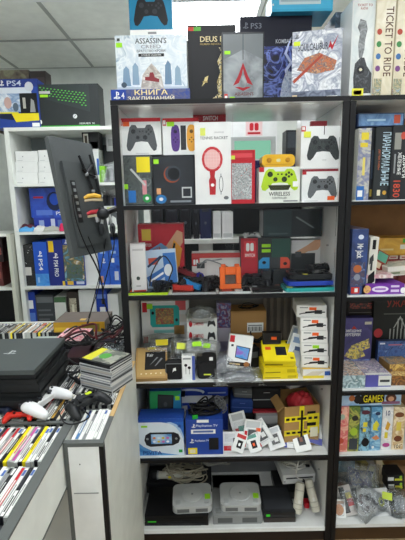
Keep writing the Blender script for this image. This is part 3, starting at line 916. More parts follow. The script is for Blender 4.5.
gamepad('black gamepad with orange sticker among the cables on the second shelf', (xy(152, 285, 1.82), 1.80, S2 + .001), (.3, 0, .3), M('#1c1d20', .35), M('#0f1012'), light=ORA)
gamepad('black gamepad behind the grey-edged tablet on the second shelf', (xy(180, 285, 1.83), 1.82, S2 + .001), (.35, 0, -.4), M('#222327', .35), M('#0f1012'))
wire('black cable looped over the blue printed card', [(xy(150, 282, 1.72), 1.70, S2 + .03), (xy(152, 262, 1.72), 1.715, S2 + .09), (xy(163, 247, 1.72), 1.715, S2 + .16), (xy(172, 258, 1.72), 1.712, S2 + .11), (xy(170, 272, 1.72), 1.712, S2 + .07), (xy(166, 284, 1.72), 1.70, S2 + .02)], .0028, INKB)
coil('black tangled cable pile behind the tablets', (xy(188, 288, 1.80), 1.86, S2), .10, .05, .06, INKB, .0034, 6, 3)


def joycon(label, loc, rot, m, m2):
    t = empty('small_controller', loc, label, 'controller', None, rot)
    mb = MB(); mb.rprism(0, 0, .036, .10, .016, 0, .022, m, 'z', n=6); bevel(mb.build('body', t), .004, 3)
    mb = MB(); mb.lathe([(.006, .02), (.006, .028), (.0075, .029), (.005, .031)], INKB, 12, (0, .024, 0)); mb.build('thumbstick', t, True)
    for q in range(4):
        mb = MB(); mb.lathe([(.0035, .021), (.0035, .0245)], INKB, 8, (.008 * math.cos(q * PI / 2), -.008 + .008 * math.sin(q * PI / 2), 0)); mb.build('button', t)
    mb = MB(); mb.box(.016, .0195, -.045, .045, .004, .018, m2); mb.build('rail', t)
    return t


joycon('small blue controller lying in the cables on the second shelf', (xy(191, 282, 1.72), 1.73, S2 + .022), (.25, .2, .9), M('#2a86c8'), INKB)
joycon('small red controller under the blue one on the second shelf', (xy(183, 288, 1.70), 1.72, S2 + .008), (0, 0, 1.2), M('#d23a2e'), INKB)
joycon('small violet controller left of the orange holder', (xy(201, 277, 1.76), 1.79, S2 + .02), (.5, 0, .3), M('#35308c'), INKB)
joycon('small dark red controller left of the red-topped white box', (xy(186, 271, 1.8), 1.82, S2 + .055), (.3, .2, 1.0), M('#7a2a30'), INKB)
bx('console_box', 'white console box with red top edge behind the orange holder', 'console box', (192, 253, 241, 285), 1.88, S2, .08, M('#ded8d4'),
   front=[R(0, .84, 1, 1, M('#cf4a48')), R(.0, .58, .16, .86, M('#c93a3c')), ('nx', .03, .62, .13, .8, WHITE), R(.1, .5, .26, .68, M('#45484b')), ('p', [(.12, .68), (.6, .82), (.62, .78), (.14, .64)], M('#8b8f91')), R(.3, .2, .95, .75, M('#e6e2df'))])
t = empty('phone_holder', (xy(231, 289, 1.71), 1.71, S2 + .009), 'bright orange plastic holder with a square opening on the second shelf', 'holder', None, (-.2, 0, .06))
mb = MB()
for b in ((-.047, .047, 0, .022, 0, .022), (-.047, -.024, 0, .022, .022, .098), (.024, .047, 0, .022, .022, .098), (-.024, .024, 0, .022, .062, .098), (-.047, -.036, .022, .05, 0, .02), (.036, .047, .022, .05, 0, .02)):
    mb.box(*b, M('#f06a1e', .4))
bevel(mb.build('frame', t), .003)
mb = MB(); mb.box(-.024, .024, .012, .020, .022, .062, M('#5a4a40')); mb.build('cradle_back', t)
mb = MB(); mb.rprism(-.03, .103, .02, .014, .005, 0, .02, M('#d8551a'), 'y'); mb.rprism(.03, .103, .02, .014, .005, 0, .02, M('#d8551a'), 'y'); mb.build('hook', t)
sw = bx('console_box', 'red and dark console box with blue and red controller picture', 'console box', (241, 238, 290, 288), 1.84, S2, .10, M('#3a3437'),
        front=[R(.0, 0, .34, 1, M('#b02a36')), R(.06, .58, .3, .94, M('#d23a42')), ('nx', .1, .72, .26, .9, WHITE), T('SWITCH', .08, .6, .28, .67, WHITE), R(.34, 0, 1, 1, M('#2f3436')), R(.62, .55, 1, .98, M('#2c5148')), R(.42, .8, .6, .87, GRN), R(.42, .69, .6, .76, GRN)] +
        [('p', [(.36, .34), (.36, .5), (.44, .58), (.58, .58), (.58, .34)], M('#3591c8')), R(.58, .34, .8, .58, M('#3a3d40')), ('p', [(.8, .34), (.8, .58), (.94, .58), (1, .5), (1, .34)], M('#d9553e')), ('e', .47, .47, .04, .035, INKB), ('e', .9, .44, .04, .035, INKB)],
        right=[R(0, 0, 1, 1, M('#2c3f3c'))])
bx('console_box', 'dark glossy box lying on top of the red and dark console box', 'console box', (263, 209, 322, 236), 1.86, TOP[sw.name], .12, M('#1d2729', .12),
   front=[R(.02, .05, .48, .95, M('#25393b', .15)), R(.5, .06, .97, .94, M('#151b1d', .12)), ('p', [(.55, .7), (.85, .3), (.87, .34), (.57, .74)], M('#74807f')), R(.1, .1, .42, .16, M('#3d5254'))])  # pale diagonal streak is a reflection put into the colour
wb = bx('console_box', 'white console box with a hand pressing a dark device', 'console box', (291, 240, 324, 288), 1.90, S2, .08, M('#dcdad8'),
        front=[R(0, 0, 1, 1, M('#e3e1df')), ('p', [(.1, .7), (.45, .86), (.7, 1.), (.98, 1.), (.8, .76), (.5, .72), (.25, .6)], M(SKIN)), R(.0, .2, .72, .68, M('#3c4042')), R(.12, .58, .3, .72, M('#55595b'))])
t = gamepad('small silver gamepad resting on the red and dark console box', (xy(252, 230, 1.86), 1.885, TOP[sw.name]), (.5, 0, .2), M('#c3c6c5', .3), M('#5a5d5f'), k=.5)
# dark stand pieces
for k, (a, b, c) in enumerate(((262, 272, 'left of two'), (273, 283, 'right of two'))):
    x = (xy(a, 280, 1.74) + xy(b, 280, 1.74)) / 2
    t = empty('console_dock', (x, 1.76, S2), 'small black upright dock, ' + c + ' in front of the red and dark box', 'dock', 'small black docks', (0, 0, .1 * k))
    mb = MB(); mb.rprism(0, .039, .036, .078, .006, 0, .03, M('#1e2022', .3), 'y'); bevel(mb.build('body', t), .002)
    mb = MB(); mb.box(-.012, .012, -.001, .0, .012, .016, DGREY); mb.build('slot', t)
    if k:
        mb = MB(); mb.box(-.01, .01, -.0015, -.0005, .004, .012, ORA); mb.build('price_sticker', t)
tq = slab('handheld_console', 'teal-edged handheld console lying at front right of second shelf', 'handheld console', xy(284, 294, 1.69), xy(338, 292, 1.69), 1.672, 1.78, S2, .016, M('#27898c', .35), M('#2fb3ad', .35), .02,
          parts=[('screen', .2, .1, .8, .9, M('#1d2a33', .1), .001), ('thumbstick', .05, .5, .14, .8, M('#1d5a5c'), .005), ('button', .86, .5, .94, .8, M('#e6b64a'), .003), ('sticker', .04, .08, .15, .3, M('#c7dd7a'), .001)], yaw=2)
b2 = slab('handheld_console', 'blue-edged handheld console lying on the teal one', 'handheld console', xy(287, 286, 1.70), xy(335, 285, 1.70), 1.69, 1.80, TOP[tq.name] + .006, .019, M('#26336e', .3), M('#2c4fc4', .35), .02,
          parts=[('screen', .2, .1, .8, .9, M('#12151c', .1), .001), ('thumbstick', .06, .5, .15, .8, M('#141a33'), .005), ('button', .86, .5, .94, .8, M('#141a33'), .003)], yaw=1)
b3 = slab('handheld_console', 'black handheld console on top of the blue-edged one', 'handheld console', xy(289, 278, 1.72), xy(333, 277, 1.72), 1.70, 1.81, TOP[b2.name] + .006, .022, M('#1b1d21', .3), None, .02,
          parts=[('screen', .2, .1, .8, .9, M('#0c0d10', .1), .001), ('thumbstick', .06, .5, .15, .8, M('#2c2e33'), .006), ('button', .86, .5, .94, .8, M('#2c2e33'), .004), ('sticker', .3, -.0, .42, .12, M('#d9d24a'), .0015)], yaw=-2)
gamepad('black gamepad lying on top of the handheld consoles at right', (xy(318, 272, 1.77), 1.765, TOP[b3.name] + .001), (.1, 0, .25), M('#17181b', .35), M('#2d2f33'), k=.75)

for k, (px, py, Y, a, c, lb) in enumerate(((166, 290, 1.74, .5, '#1a1b1e', 'black gamepad behind the lime-edged tablet'), (196, 288, 1.74, -.3, '#232428', 'black gamepad between the tablets at front of the second shelf'), (140, 287, 1.78, .2, '#1d1e21', 'black gamepad against the narrow white box'),
                                       (210, 283, 1.80, .9, '#1b1b1f', 'black gamepad left behind the orange holder'), (256, 288, 1.80, -.2, '#202125', 'black gamepad right of the orange holder'))):
    gamepad(lb, (xy(px, py, Y), Y, S2 + .012 + .006 * (k % 3)), (.35, .1 * (k % 2), a), M(c, .35), M('#0f1012'), k=.8, light=ORA if k == 2 else None)
coil('black cable pile left of the orange holder', (xy(205, 290, 1.74), 1.765, S2), .07, .045, .05, INKB, .0034, 6, 103)
coil('dark cable pile at left end of the second shelf', (xy(150, 290, 1.80), 1.81, S2), .08, .05, .055, M('#1c1d20'), .0034, 7, 104)
coil('dark cable pile in front of the dark docks', (xy(262, 290, 1.78), 1.80, S2 + .002), .08, .05, .045, M('#1a1a1c'), .0036, 7, 105)
coil('black cable pile behind the grey-edged tablet', (xy(178, 288, 1.82), 1.85, S2 + .002), .10, .05, .075, INKB, .0038, 9, 106)
slab('laptop', 'black flat closed laptop lying in front of the red and dark console box', 'laptop', xy(253, 294, 1.67), xy(284, 294, 1.67) - .004, 1.67, 1.755, S2, .012, M('#1b1a1a', .3), None, .006, parts=[('touchpad', .3, .1, .6, .35, M('#26262a', .3), .0006), ('sticker', .05, .7, .2, .9, LGREY, .0006)])
wire('grey earphone cord hanging over the red-topped white box', [(xy(200, 270, 1.86), 1.865, S2 + .08), (xy(206, 259, 1.86), 1.862, S2 + .115), (xy(218, 262, 1.86), 1.862, S2 + .10), (xy(226, 268, 1.86), 1.862, S2 + .08)], .003, GREY)

# ------------------------------------------------------------------ things seen through the cabinet
t = empty('rear_rack', (.18, 2.42, 0), 'white rack behind the cabinet seen through its glass', 'shelf rack')
for zz in (1.385, .95):
    part(t, 'shelf', RW, (-.31, .68, 2.42, 2.75, zz - .025, zz))
part(t, 'top_panel', RW, (.0, .68, 2.42, 2.75, 1.775, 1.80))
part(t, 'side_panel', RW, (-.335, -.31, 2.42, 2.75, 0, 1.80))
part(t, 'side_panel', RW, (.68, .705, 2.42, 2.75, 0, 1.80))
part(t, 'back_panel', M('#2a2d30'), (-.31, .68, 2.74, 2.75, 0, 1.775))
for k, (a, b, h, c, lb) in enumerate(((152, 163, 206, '#1d1f23', 'first black case from the left on the rear rack'), (166, 178, 207, '#202228', 'second black case from the left on the rear rack'), (180, 191, 206, '#1a1c20', 'third black case from the left on the rear rack'),
                                      (193, 199, 208, '#15161a', 'thin black case left of the dark blue case on the rear rack'), (200, 211, 207, '#20264a', 'dark blue case left of the white console boxes on the rear rack'))):
    bx('console_case', lb, 'case', (a, h, b, 238), 2.47, 1.385, .2, M(c, .3), front=[R(.2, .85, .8, .95, M('#33363c')), ('e', .5, .5, .12, .05, M('#5a5d66'))], group='cases on the rear rack')
for a, b, lb in ((213, 221, 'left narrow white box standing on the rear rack'), (222, 233, 'right wide white box standing on the rear rack')):
    bx('console_box', lb, 'console box', (a, 212, b, 238), 2.45, 1.385, .2, WHITE, front=[R(.1, .05, .9, .2, LGREY)], group='white boxes on the rear rack')
bx('console_box', 'white box under the rear rack shelf behind the red-topped box', 'console box', (199, 243, 213, 285), 2.5, None, .15, WHITE, front=[R(.1, .1, .9, .2, LGREY)])
t = empty('monitor', (xy(251, 145, 2.5), 2.5, 1.80), 'white-framed monitor with a green screen behind the cabinet glass', 'monitor')
mb = MB(); mb.box(-.15, .15, 0, .03, .03, .19, M('#b9bdbb')); bevel(mb.build('frame', t), .004)
mb = MB(); mb.box(-.10, .118, -.002, 0, .06, .165, GLOW('#8fd0b2', .55, 'screen_picture')); mb.build('screen', t)
mb = MB(); mb.box(-.08, .08, -.02, .1, 0, .012, DGREY); mb.box(-.02, .02, .03, .05, .01, .06, DGREY); mb.build('stand', t)
o = bx('console_box', 'white box with red two-tone logo standing in for a reflection in the cabinet glass', 'console box', (231, 100, 277, 165), 2.62, 1.80, .1, M('#e8e9e8'), front=[R(.32, .5, .68, .7, M('#e9c9c9')), ('nx', .4, .57, .6, .68, M('#c4202c')), R(.36, .52, .64, .55, M('#c4202c'))])  # solid box added in place of a reflection in the cabinet glass
bx('speaker_box', 'narrow dark upright case right of the green screen behind the cabinet', 'case', (286, 130, 300, 165), 2.6, 1.80, .12, M('#24272b'), front=[R(.1, .55, .9, .95, M('#3b4046'))])
bx('console_box', 'white carton at right end of the rear rack top', 'carton', (301, 100, 316, 165), 2.62, 1.80, .12, M('#e2e4e3'), front=[R(.1, .05, .9, .12, LGREY)])

# ------------------------------------------------------------------ soft goods
def pillow(mb, W, D, H, m, seed=0, n=16, lump=.25, pinch=.5):
    """a crumpled bag lying flat, W x D, H thick, base at z=0"""
    g = random.Random(seed)
    ph = [g.uniform(0, 6.28) for _ in range(8)]
    vs, fs = [], []
    for side in (1, 0):
        for i in range(n + 1):
            for j in range(n + 1):
                u, v = i / n * 2 - 1, j / n * 2 - 1
                e = max(0, (1 - abs(u) ** 3)) * max(0, (1 - abs(v) ** 3))
                w = (math.sin(5 * u + ph[0]) * math.sin(4 * v + ph[1]) + math.sin(9 * u + 3 * v + ph[2]) * .6 + math.sin(13 * v - 5 * u + ph[3]) * .4) * lump
                z = H * (e ** pinch) * (1 + w * .5) if side else .0005
                sx = 1 + .06 * math.sin(4 * v + ph[4])
                sy = 1 + .06 * math.sin(4 * u + ph[5])
                vs.append((u * W / 2 * sx, v * D / 2 * sy, max(z, .0006 if side else 0)))
    K = (n + 1) ** 2
    for i in range(n):
        for j in range(n):
            a, b, c, d = i * (n + 1) + j, (i + 1) * (n + 1) + j, (i + 1) * (n + 1) + j + 1, i * (n + 1) + j + 1
            fs.append((a, b, c, d))
            fs.append((K + d, K + c, K + b, K + a))
    mb.add(vs, fs, m)


BAGM = FILM('#dfe4e6', .26, .12, 'clear_bag', .8)


def bag(label, loc, W, D, H, rot=(0, 0, 0), seed=0, content=None, film=None, sticker=None, cat='plastic bag', name='plastic_bag', group=None):
    t = empty(name, loc, label, cat, group, rot)
    mb = MB(); pillow(mb, W, D, H, film or BAGM, seed); mb.build('film', t, True)
    if content:
        mb = MB(); mb.T = Matrix.Translation((0, 0, H * .08)); pillow(mb, W * .62, D * .62, H * .55, content, seed + 5, 10, .5); mb.build('contents', t, True)
    if sticker:
        mb = MB(); mb.box(-W * .16, W * .16, -D * .12, D * .12, H * 1.12, H * 1.12 + .001, sticker); mb.build('price_sticker', t)
    return t


def cardpack(label, loc, W, H, rot, ops, name='card_pack', cat='card pack', group=None, d=.004, blister=None):
    """a flat hanging card with a blister, standing or leaning; rot as Euler"""
    mb = MB(); mb.box(-W / 2, W / 2, 0, d, 0, H, WHITE)
    mb.deco(((-W / 2, 0, 0), (1, 0, 0), (0, 0, 1), (0, -1, 0)), W, H, ops)
    o = mb.build(name, None, False, loc, rot)
    tag(o, label, cat, group)
    if blister:
        a, b, c, e, m = blister
        bm_ = MB(); bm_.rprism((-.5 + (a + c) / 2) * W, (b + e) / 2 * H, (c - a) * W, (e - b) * H, .004, -.006, -.0004, m, 'y'); bm_.build('blister', o)
    return o


# ------------------------------------------------------------------ cabinet, third shelf: accessories
TUR = M('#2aa7a0')
o = bx('console_box', 'white box picturing a turquoise handheld console at left of third shelf', 'console box', (142, 301, 189, 347), 1.93, S3 + .085, .08, M('#dad9d6'),
       front=[R(0, 0, 1, 1, M('#e2e1de')), R(.02, .74, .12, .97, RED), R(.72, .78, .94, 1, M('#d25a5c')), R(.78, .5, .98, .68, M('#d9d3c9')), ('p', [(.18, .44), (.18, .84), (.22, .9), (.76, .9), (.8, .84), (.8, .44), (.76, .38), (.22, .38)], TUR),
              R(.3, .45, .68, .83, ART(['#3a2c30', '#c2503f', '#3f6a4a', '#d9a04a', '#2b3a50'], 60, 2, 2)), ('e', .24, .72, .03, .04, INKB), ('e', .74, .55, .03, .04, INKB), R(.25, .24, .78, .32, M('#8fcfca')), R(.68, .2, .9, .42, M('#9a7a4a')), R(.02, .0, .12, .16, RED)],
       st=[(.12, .82, .24, .94, GRN)])
o2 = bx('carton', 'flat pale carton lying under the turquoise console box at back of third shelf', 'carton', (141, 347, 190, 374), 1.93, S3, .08, M('#c9c7c2'))
kb3 = empty('game_box', (xy(152, 380, 1.70), 1.675, S3), 'tan kraft box with black picture lying tilted at left of third shelf', 'box', None, (math.radians(32), 0, math.radians(4)))
W_b = .145
mb = MB(); mb.box(-W_b / 2, W_b / 2, 0, .17, 0, .025, M('#b8935c', .7)); bevel(mb.build('body', kb3), .0015)
mb = MB(); mb.deco(((-W_b / 2, 0, .025), (1, 0, 0), (0, 1, 0), (0, 0, 1)), W_b, .17, [R(.06, .05, .94, .95, M('#c6a468')), R(.3, .26, .95, .84, M('#1e1d1e')), T('Kair', .36, .68, .56, .78, WHITE), ('p', [(.45, .4), (.5, .44), (.72, .64), (.67, .66)], GREY), ('p', [(.6, .36), (.65, .38), (.86, .6), (.81, .63)], GREY)] +
                   [('e', .2 + .15 * q, .14, .025, .02, M('#f0e3bd')) for q in range(5)])
mb.build('cover_print', kb3)
mb = MB(); mb.box(-.02, .02, .155, .168, .0262, .0268, YEL); mb.build('price_sticker', kb3)


def bagpx(label, px, py, Y, W, D, H, tilt=.9, yaw=0, seed=0, content=None, sticker=None, film=None, z=None, group=None):
    p = at(px, py, Y)
    return bag(label, (p.x, p.y, p.z if z is None else z), W, D, H, (tilt, 0, yaw), seed, content, film, sticker, group=group)


bagpx('clear bag of grey cables under the turquoise console box', 162, 346, 1.84, .18, .12, .05, .9, .1, 1, M('#6a6d70'), YEL)
bagpx('clear bag with dark parts and yellow-green tag left of the black camera pouch', 184, 350, 1.77, .13, .12, .055, .9, -.2, 2, M('#55585c'), M('#d3e04a'))
bagpx('clear bag with lime tag in front of the two stacked gamepad cartons', 196, 350, 1.74, .13, .10, .05, .7, .15, 3, M('#7b7e80'), GRN)
bagpx('clear bag with lime tag at right of the stacked gamepad cartons', 209, 350, 1.745, .10, .09, .045, .8, -.3, 4, M('#a8abac'), GRN)
bagpx('crumpled clear bag behind the black camera pouch', 222, 366, 1.76, .17, .14, .06, .6, .2, 5, M('#8b8d98'))
bagpx('clear bag lying below the white phone box', 238, 379, 1.69, .24, .10, .04, .25, 0, 6, M('#60656e'), z=S3 + .001)
bagpx('small clear bag lying under the tan kraft box edge', 177, 366, 1.80, .09, .08, .04, .7, 0, 7, M('#8a8c8e'), M('#e4e54a'))
c1 = bx('controller_box', 'lower of two white cartons with red lettering on third shelf', 'carton', (187, 329, 217, 340), 1.80, S3 + .13, .08, WHITE,
        front=[('e', .12, .5, .06, .3, RED), T('GAMEPAD', .2, .35, .55, .65, RED), ('pad', .68, .2, .95, .8, M('#2c2e33'), DGREY)], group='white gamepad cartons')
c2_ = bx('controller_box', 'upper of two white cartons with red lettering on third shelf', 'carton', (187, 318.5, 217, 329), 1.80, TOP[c1.name] + .0005, .08, WHITE,
   front=[('e', .12, .5, .06, .3, RED), T('GAMEPAD', .2, .35, .55, .65, RED), ('pad', .68, .2, .95, .8, M('#2c2e33'), DGREY)], group='white gamepad cartons')
bx('carton', 'plain pale carton under the two white gamepad cartons', 'carton', (188, 340, 217, 366), 1.805, S3, .08, M('#bdbab4'))
bagpx('clear bag of silver parts on top of the white gamepad cartons', 201, 317, 1.83, .14, .08, .06, .8, 0, 8, M('#7e8488'), z=TOP[c2_.name] + .002)
bx('accessory_box', 'violet and blue printed pack between the gamepad cartons and cardboard box', 'pack', (217, 303, 231, 366), 1.93, S3, .05, M('#8c88a6'),
   front=[R(0, .3, 1, 1, ART(['#4a3a6a', '#8a3a50', '#3a4a8a', '#b0a8c0', '#6a4a4a'], 30, 2, 3)), R(0, .3, 1, .55, M('#c4c0d0'))])
o = bx('cardboard_box', 'brown cardboard box with a white barcode label at back of third shelf', 'cardboard box', (231, 311, 266, 367), 1.90, S3, .12, M('#a9814f', .8),
       front=[R(.46, .56, .92, .76, WHITE)] + [R(.49 + .034 * q, .59, .49 + .034 * q + (.012 if q % 3 else .022), .68, INKB) for q in range(12)] + [R(.49, .70, .88, .715, DGREY)])
coil('black cables lying on the brown cardboard box with barcode', (xy(248, 311, 1.95), 1.96, TOP[o.name]), .05, .04, .02, INKB, .002, 3, 5)
cu = empty('curtain', (xy(278, 330, 1.997), 2.0, S3), 'grey-brown striped cloth hanging behind the black adapters on third shelf', 'cloth')
mb = MB()
for q in range(9):
    mb.tube([(-.07 + .018 * q, .004 * (q % 2), 0), (-.07 + .018 * q, .004 * (q % 2), .30)], .011, M(('#8b8276', '#6f675e')[q % 2], .9), 8)
mb.build('cloth', cu, True)
# black adapters
for k, (px, py, Y, w, h, d, yw, lb) in enumerate(((255, 345, 1.80, .05, .05, .05, .3, 'black power adapter behind the yellow box stack, leftmost'), (268, 342, 1.84, .06, .07, .05, -.3, 'black power adapter behind the yellow box stack, rightmost'),
                                                  (248, 340, 1.86, .05, .06, .05, .1, 'black power adapter against the cardboard box'))):
    t = empty('power_adapter', (xy(px, py, Y), Y, S3), lb, 'adapter', 'black power adapters', (0, 0, yw))
    mb = MB(); mb.rprism(0, .05, w, .10, .008, 0, d, M('#19191b', .4), 'y'); bevel(mb.build('body', t), .003)
    mb = MB(); mb.box(-w * .3, w * .3, -.0008, 0, .05, .08, M('#55585c')); mb.build('rating_label', t)
coil('black adapter cables behind the yellow boxes', (xy(262, 335, 1.86), 1.88, S3 + .10), .08, .05, .05, INKB, .003, 5, 8)
bx('accessory_pack', 'black pack with an orange sticker behind the yellow boxes', 'pack', (263, 333, 281, 350), 1.78, S3, .03, M('#1d1d20'), st=[(.45, .82, .75, .9, ORA)], front=[R(.1, .1, .9, .75, M('#2a2b30'))])
for k, (p, lb) in enumerate((((165, 361, 183, 383), 'black zipped square pouch with white emblem on third shelf'),)):
    t = bx('pouch', lb, 'pouch', p, 1.68, S3, .035, M('#19191b', .7), front=[('p', [(.42, .42), (.5, .5), (.62, .5), (.6, .66), (.46, .62)], WHITE)])
    t.modifiers.new('b', 'BEVEL').width = .012
    mb = MB(); w = .036; mb.tube([(-w, -.001, .01), (-w, -.001, .08), (w, -.001, .08), (w, -.001, .01)], .0014, GREY); mb.build('zip', t)
bx('accessory_box', 'slim white box of black earphones on third shelf', 'box', (182, 356, 195, 383), 1.68, S3, .03, WHITE,
   front=[R(.78, .0, 1, 1, M('#4a5ca8')), ('e', .3, .62, .12, .06, INKB), ('e', .56, .52, .12, .06, INKB), R(.28, .25, .31, .6, INKB), R(.55, .25, .58, .5, INKB), R(.1, .86, .7, .92, GREY)])
t = empty('camera_pouch', (xy(207, 380, 1.69), 1.69, S3), 'black padded pouch with price tags standing on third shelf', 'pouch')
mb = MB(); mb.rprism(0, .063, .088, .126, .02, 0, .05, M('#141416', .6), 'y'); bevel(mb.build('body', t), .008, 3)
mb = MB(); mb.rprism(0, .045, .07, .07, .012, -.008, .001, M('#1d1d20', .6), 'y'); bevel(mb.build('front_pocket', t), .004)
mb = MB(); mb.box(.012, .028, -.001, .0, .088, .104, WHITE); mb.build('price_tag', t)
mb = MB(); mb.box(-.014, .018, -.0095, -.0085, .022, .028, M('#d3e04a')); mb.build('price_sticker', t)
t = bx('phone_box', 'white phone box with blue violet screen leaning in third shelf', 'phone box', (226, 338, 250, 373), 1.72, S3 + .012, .045, WHITE,
       front=[R(.02, .78, .22, .97, RED), R(.1, .66, .2, .72, DGREY), ('p', [(.3, .36), (.86, .3), (.92, .66), (.32, .7)], M('#24262c')), ('p', [(.33, .38), (.83, .33), (.88, .64), (.35, .68)], ART(['#3a76c8', '#5aa4e0', '#9a6ac8', '#5f5ab8'], 20, .5, 4)),
              R(.02, .13, .98, .24, M('#2a2320')), R(.1, .16, .55, .2, M('#d9c08a')), ('e', .82, .2, .12, .07, M('#a06a3a'))], lean=14, roll=8)
yb = None
for k, (y0, y1, lb) in enumerate(((374, 381, 'bottom yellow box of the flat stack of three'), (367.5, 374, 'middle yellow box of the flat stack of three'))):
    yb = bx('adapter_box', lb, 'box', (263 + k, y0, 298 - k, y1), 1.675, S3 if yb is None else yb, .13, M('#e6cf1c'), front=[R(.04, .2, .5, .35, M('#8a7a10')), R(.7, .2, .95, .7, M('#c4ae14'))], yaw=2 * k, group='stack of yellow boxes')
xa_, xb_ = xy(262, 366, 1.68), xy(297, 366, 1.68)
t = rawbox('adapter_box', 'top yellow box picturing a black case, tilted on the yellow stack', 'box', ((xa_ + xb_) / 2, 1.682, TOP[yb.name] + .002), .142, .142, .03, M('#e8d31e'),
           front=[R(.05, .2, .6, .5, M('#8a7a10'))], top=[R(.05, .05, .95, .95, M('#f0db22')), R(.42, .28, .76, .68, M('#22242a')), R(.1, .8, .6, .88, M('#6a5f10')), R(.8, .85, .95, .95, INKB), R(.85, .1, .95, .2, M('#8a7a10'))],
           st=[(.1, .52, .28, .66, ORA, 't')], rot=(math.radians(20), 0, -.05), group='stack of yellow boxes')
cardpack('white blister card leaning on the cable boxes, front one', (xy(291, 378, 1.71), 1.715, S3), .085, .19, (-.12, .32, .2), [R(.02, .02, .98, .98, M('#d5dadd')), R(.1, .78, .9, .92, M('#7d93b4')), R(.3, .45, .85, .7, M('#4a5a7a'))], blister=(.2, .2, .8, .6, FILM('#e8eef0', .3, .1, 'blister_plastic')))
cardpack('grey blister card leaning behind the white blister card', (xy(288, 372, 1.76), 1.765, S3), .09, .21, (-.12, .36, .15), [R(.02, .02, .98, .98, M('#b4babd')), R(.1, .75, .9, .95, M('#8fa0b8'))], blister=(.2, .2, .8, .6, FILM('#e8eef0', .3, .1, 'blister_plastic')))
base = S3
cb = bx('accessory_box', 'flat box with yellow band at bottom of the cable box stack', 'box', (303, 369, 333, 381), 1.675, S3, .14, M('#e6e4de'),
        front=[R(0, .0, .7, .3, M('#e6cf3a')), ('p', [(.05, .3), (.5, .3), (.7, .75), (.3, .75)], M('#d6ccb8')), R(.72, .3, .9, .75, M('#2d5aa8')), R(.88, .3, .98, .6, M('#3a3f6a'))], fm={'top': M('#d9b23a')})
NB = ['lowest', 'second lowest', 'middle', 'second highest', 'topmost']
prev = cb
for k in range(5):
    y1 = 368.5 - 12.6 * k
    x0 = 302 - (.4 * k if k < 4 else 5)
    prev = bx('cable_box', NB[k] + ' white boxed black cable in the stack of five', 'cable box', (x0, y1 - 12.6, x0 + 26 - (0 if k < 4 else -3), y1), 1.69 + (.012 if k == 4 else 0), prev, .15, M('#e4e4e1'),
              front=[R(.02, .04, .98, .96, M('#ecece9')), ('p', [(.25, .3), (.62, .4), (.64, .56), (.3, .48)], M('#1b1c1f')), R(.6, .3, .85, .62, M('#24262a')), ('p', [(.1, .22), (.28, .34), (.27, .4), (.08, .3)], M('#2b2d31')), R(.8, .4, .95, .5, M('#3a3d42')), R(.1, .78, .38, .86, GREY), R(.03, .03, .97, .06, LGREY)],
              right=[('e', .42, .5, .34, .4, M('#cfd1d0')), R(.2, .3, .7, .4, LGREY)], st=[(.42, .62, .66, .86, GRN if k == 1 else ORA)], group='stack of white cable boxes', yaw=-6)

# ------------------------------------------------------------------ cabinet, fourth shelf
PSB = M('#20479f')
vit = bx('console_box', 'white and blue box picturing a handheld console on the fourth shelf', 'console box', (139, 418.5, 184, 461), 1.675, S4, .085, M('#2a58b0'),
         front=[R(0, 0, 1, 1, M('#dfeaf4')), R(0, .9, 1, 1, M('#2450a8')), ('p', [(.5, .9), (.72, .86), (.9, .7), (.98, .5), (1, .3), (1, .9)], M('#2d66bd')), ('p', [(.62, .9), (.8, .8), (.92, .62), (1, .4), (1, .5), (.94, .7), (.84, .84), (.72, .9)], M('#a9c8ea')),
                ('p', [(0, 0), (.9, 0), (.6, .05), (.3, .12), (.1, .24), (0, .34)], M('#5a9ad4')), ('p', [(.0, .22), (.12, .14), (.3, .05), (.4, 0), (.2, 0), (0, .12)], M('#3f86c9')),
                ('p', [(.12, .42), (.16, .29), (.25, .24), (.75, .27), (.88, .34), (.92, .46), (.88, .58), (.78, .63), (.25, .63), (.15, .56)], M('#1c1d26')),
                R(.27, .32, .73, .58, ART(['#7fb6e8', '#4a8ad0', '#b9d8f2'], 14, .4, 3))] + [('e', .34 + .1 * (q % 4), .38 + .1 * (q // 4), .035, .03, M(('#e2ecf7', '#e0c24a', '#d26ab0', '#f2f6fb', '#e8884a')[q % 5])) for q in range(8)] +
         [('e', .19, .46, .03, .03, GREY), ('e', .83, .46, .03, .03, GREY), R(.06, .77, .2, .82, GRN), T('PSVITA', .08, .03, .5, .13, M('#1d3f8a')), ('ps', .86, .76, .95, .84, M('#20306a')), R(.88, .08, .96, .16, GREEN)], fm={'top': M('#24489c')})
bx('console_box', 'blue green box with a square black device on the handheld box', 'console box', (150, 391, 181, 419), 1.78, S4, .09, M('#1f56a6'),
   front=[R(0, 0, 1, 1, M('#2f86b8')), ('p', [(0, .6), (1, .95), (1, 1), (0, 1)], M('#2f9a5a')), R(0, 0, 1, .3, M('#1d3f96')), ('p', [(.22, .48), (.72, .48), (.78, .92), (.26, .94)], M('#26282b')), ('p', [(.26, .56), (.7, .56), (.74, .9), (.28, .91)], M('#34373a')), ('e', .5, .74, .06, .05, M('#4b4e52')),
          R(.82, .82, .96, .9, GRN), ('ps', .2, .06, .34, .26, WHITE), R(.4, .1, .9, .16, M('#c6d4e8')), R(.2, .34, .8, .39, M('#9ec0e0'))])
bx('console_box', 'large blue box with a white oval band at the back of fourth shelf', 'console box', (176, 386.5, 228, 450), 1.87, S4, .15, M('#2741a4'),
   front=[R(0, 0, 1, 1, M('#2a45ad')), ('e', .28, .88, .28, .075, M('#dfe6f2')), ('e', .28, .85, .24, .06, M('#2a45ad')), R(.1, .64, .7, .8, M('#e2e5ea')), R(.7, .55, .82, .8, M('#3a3d44')), T('BIG ONE', .62, .84, .98, .88, M('#9fb2dd')) if False else R(.62, .84, .96, .87, M('#9fb2dd')), R(.8, .6, 1, .78, M('#6a6f78'))])
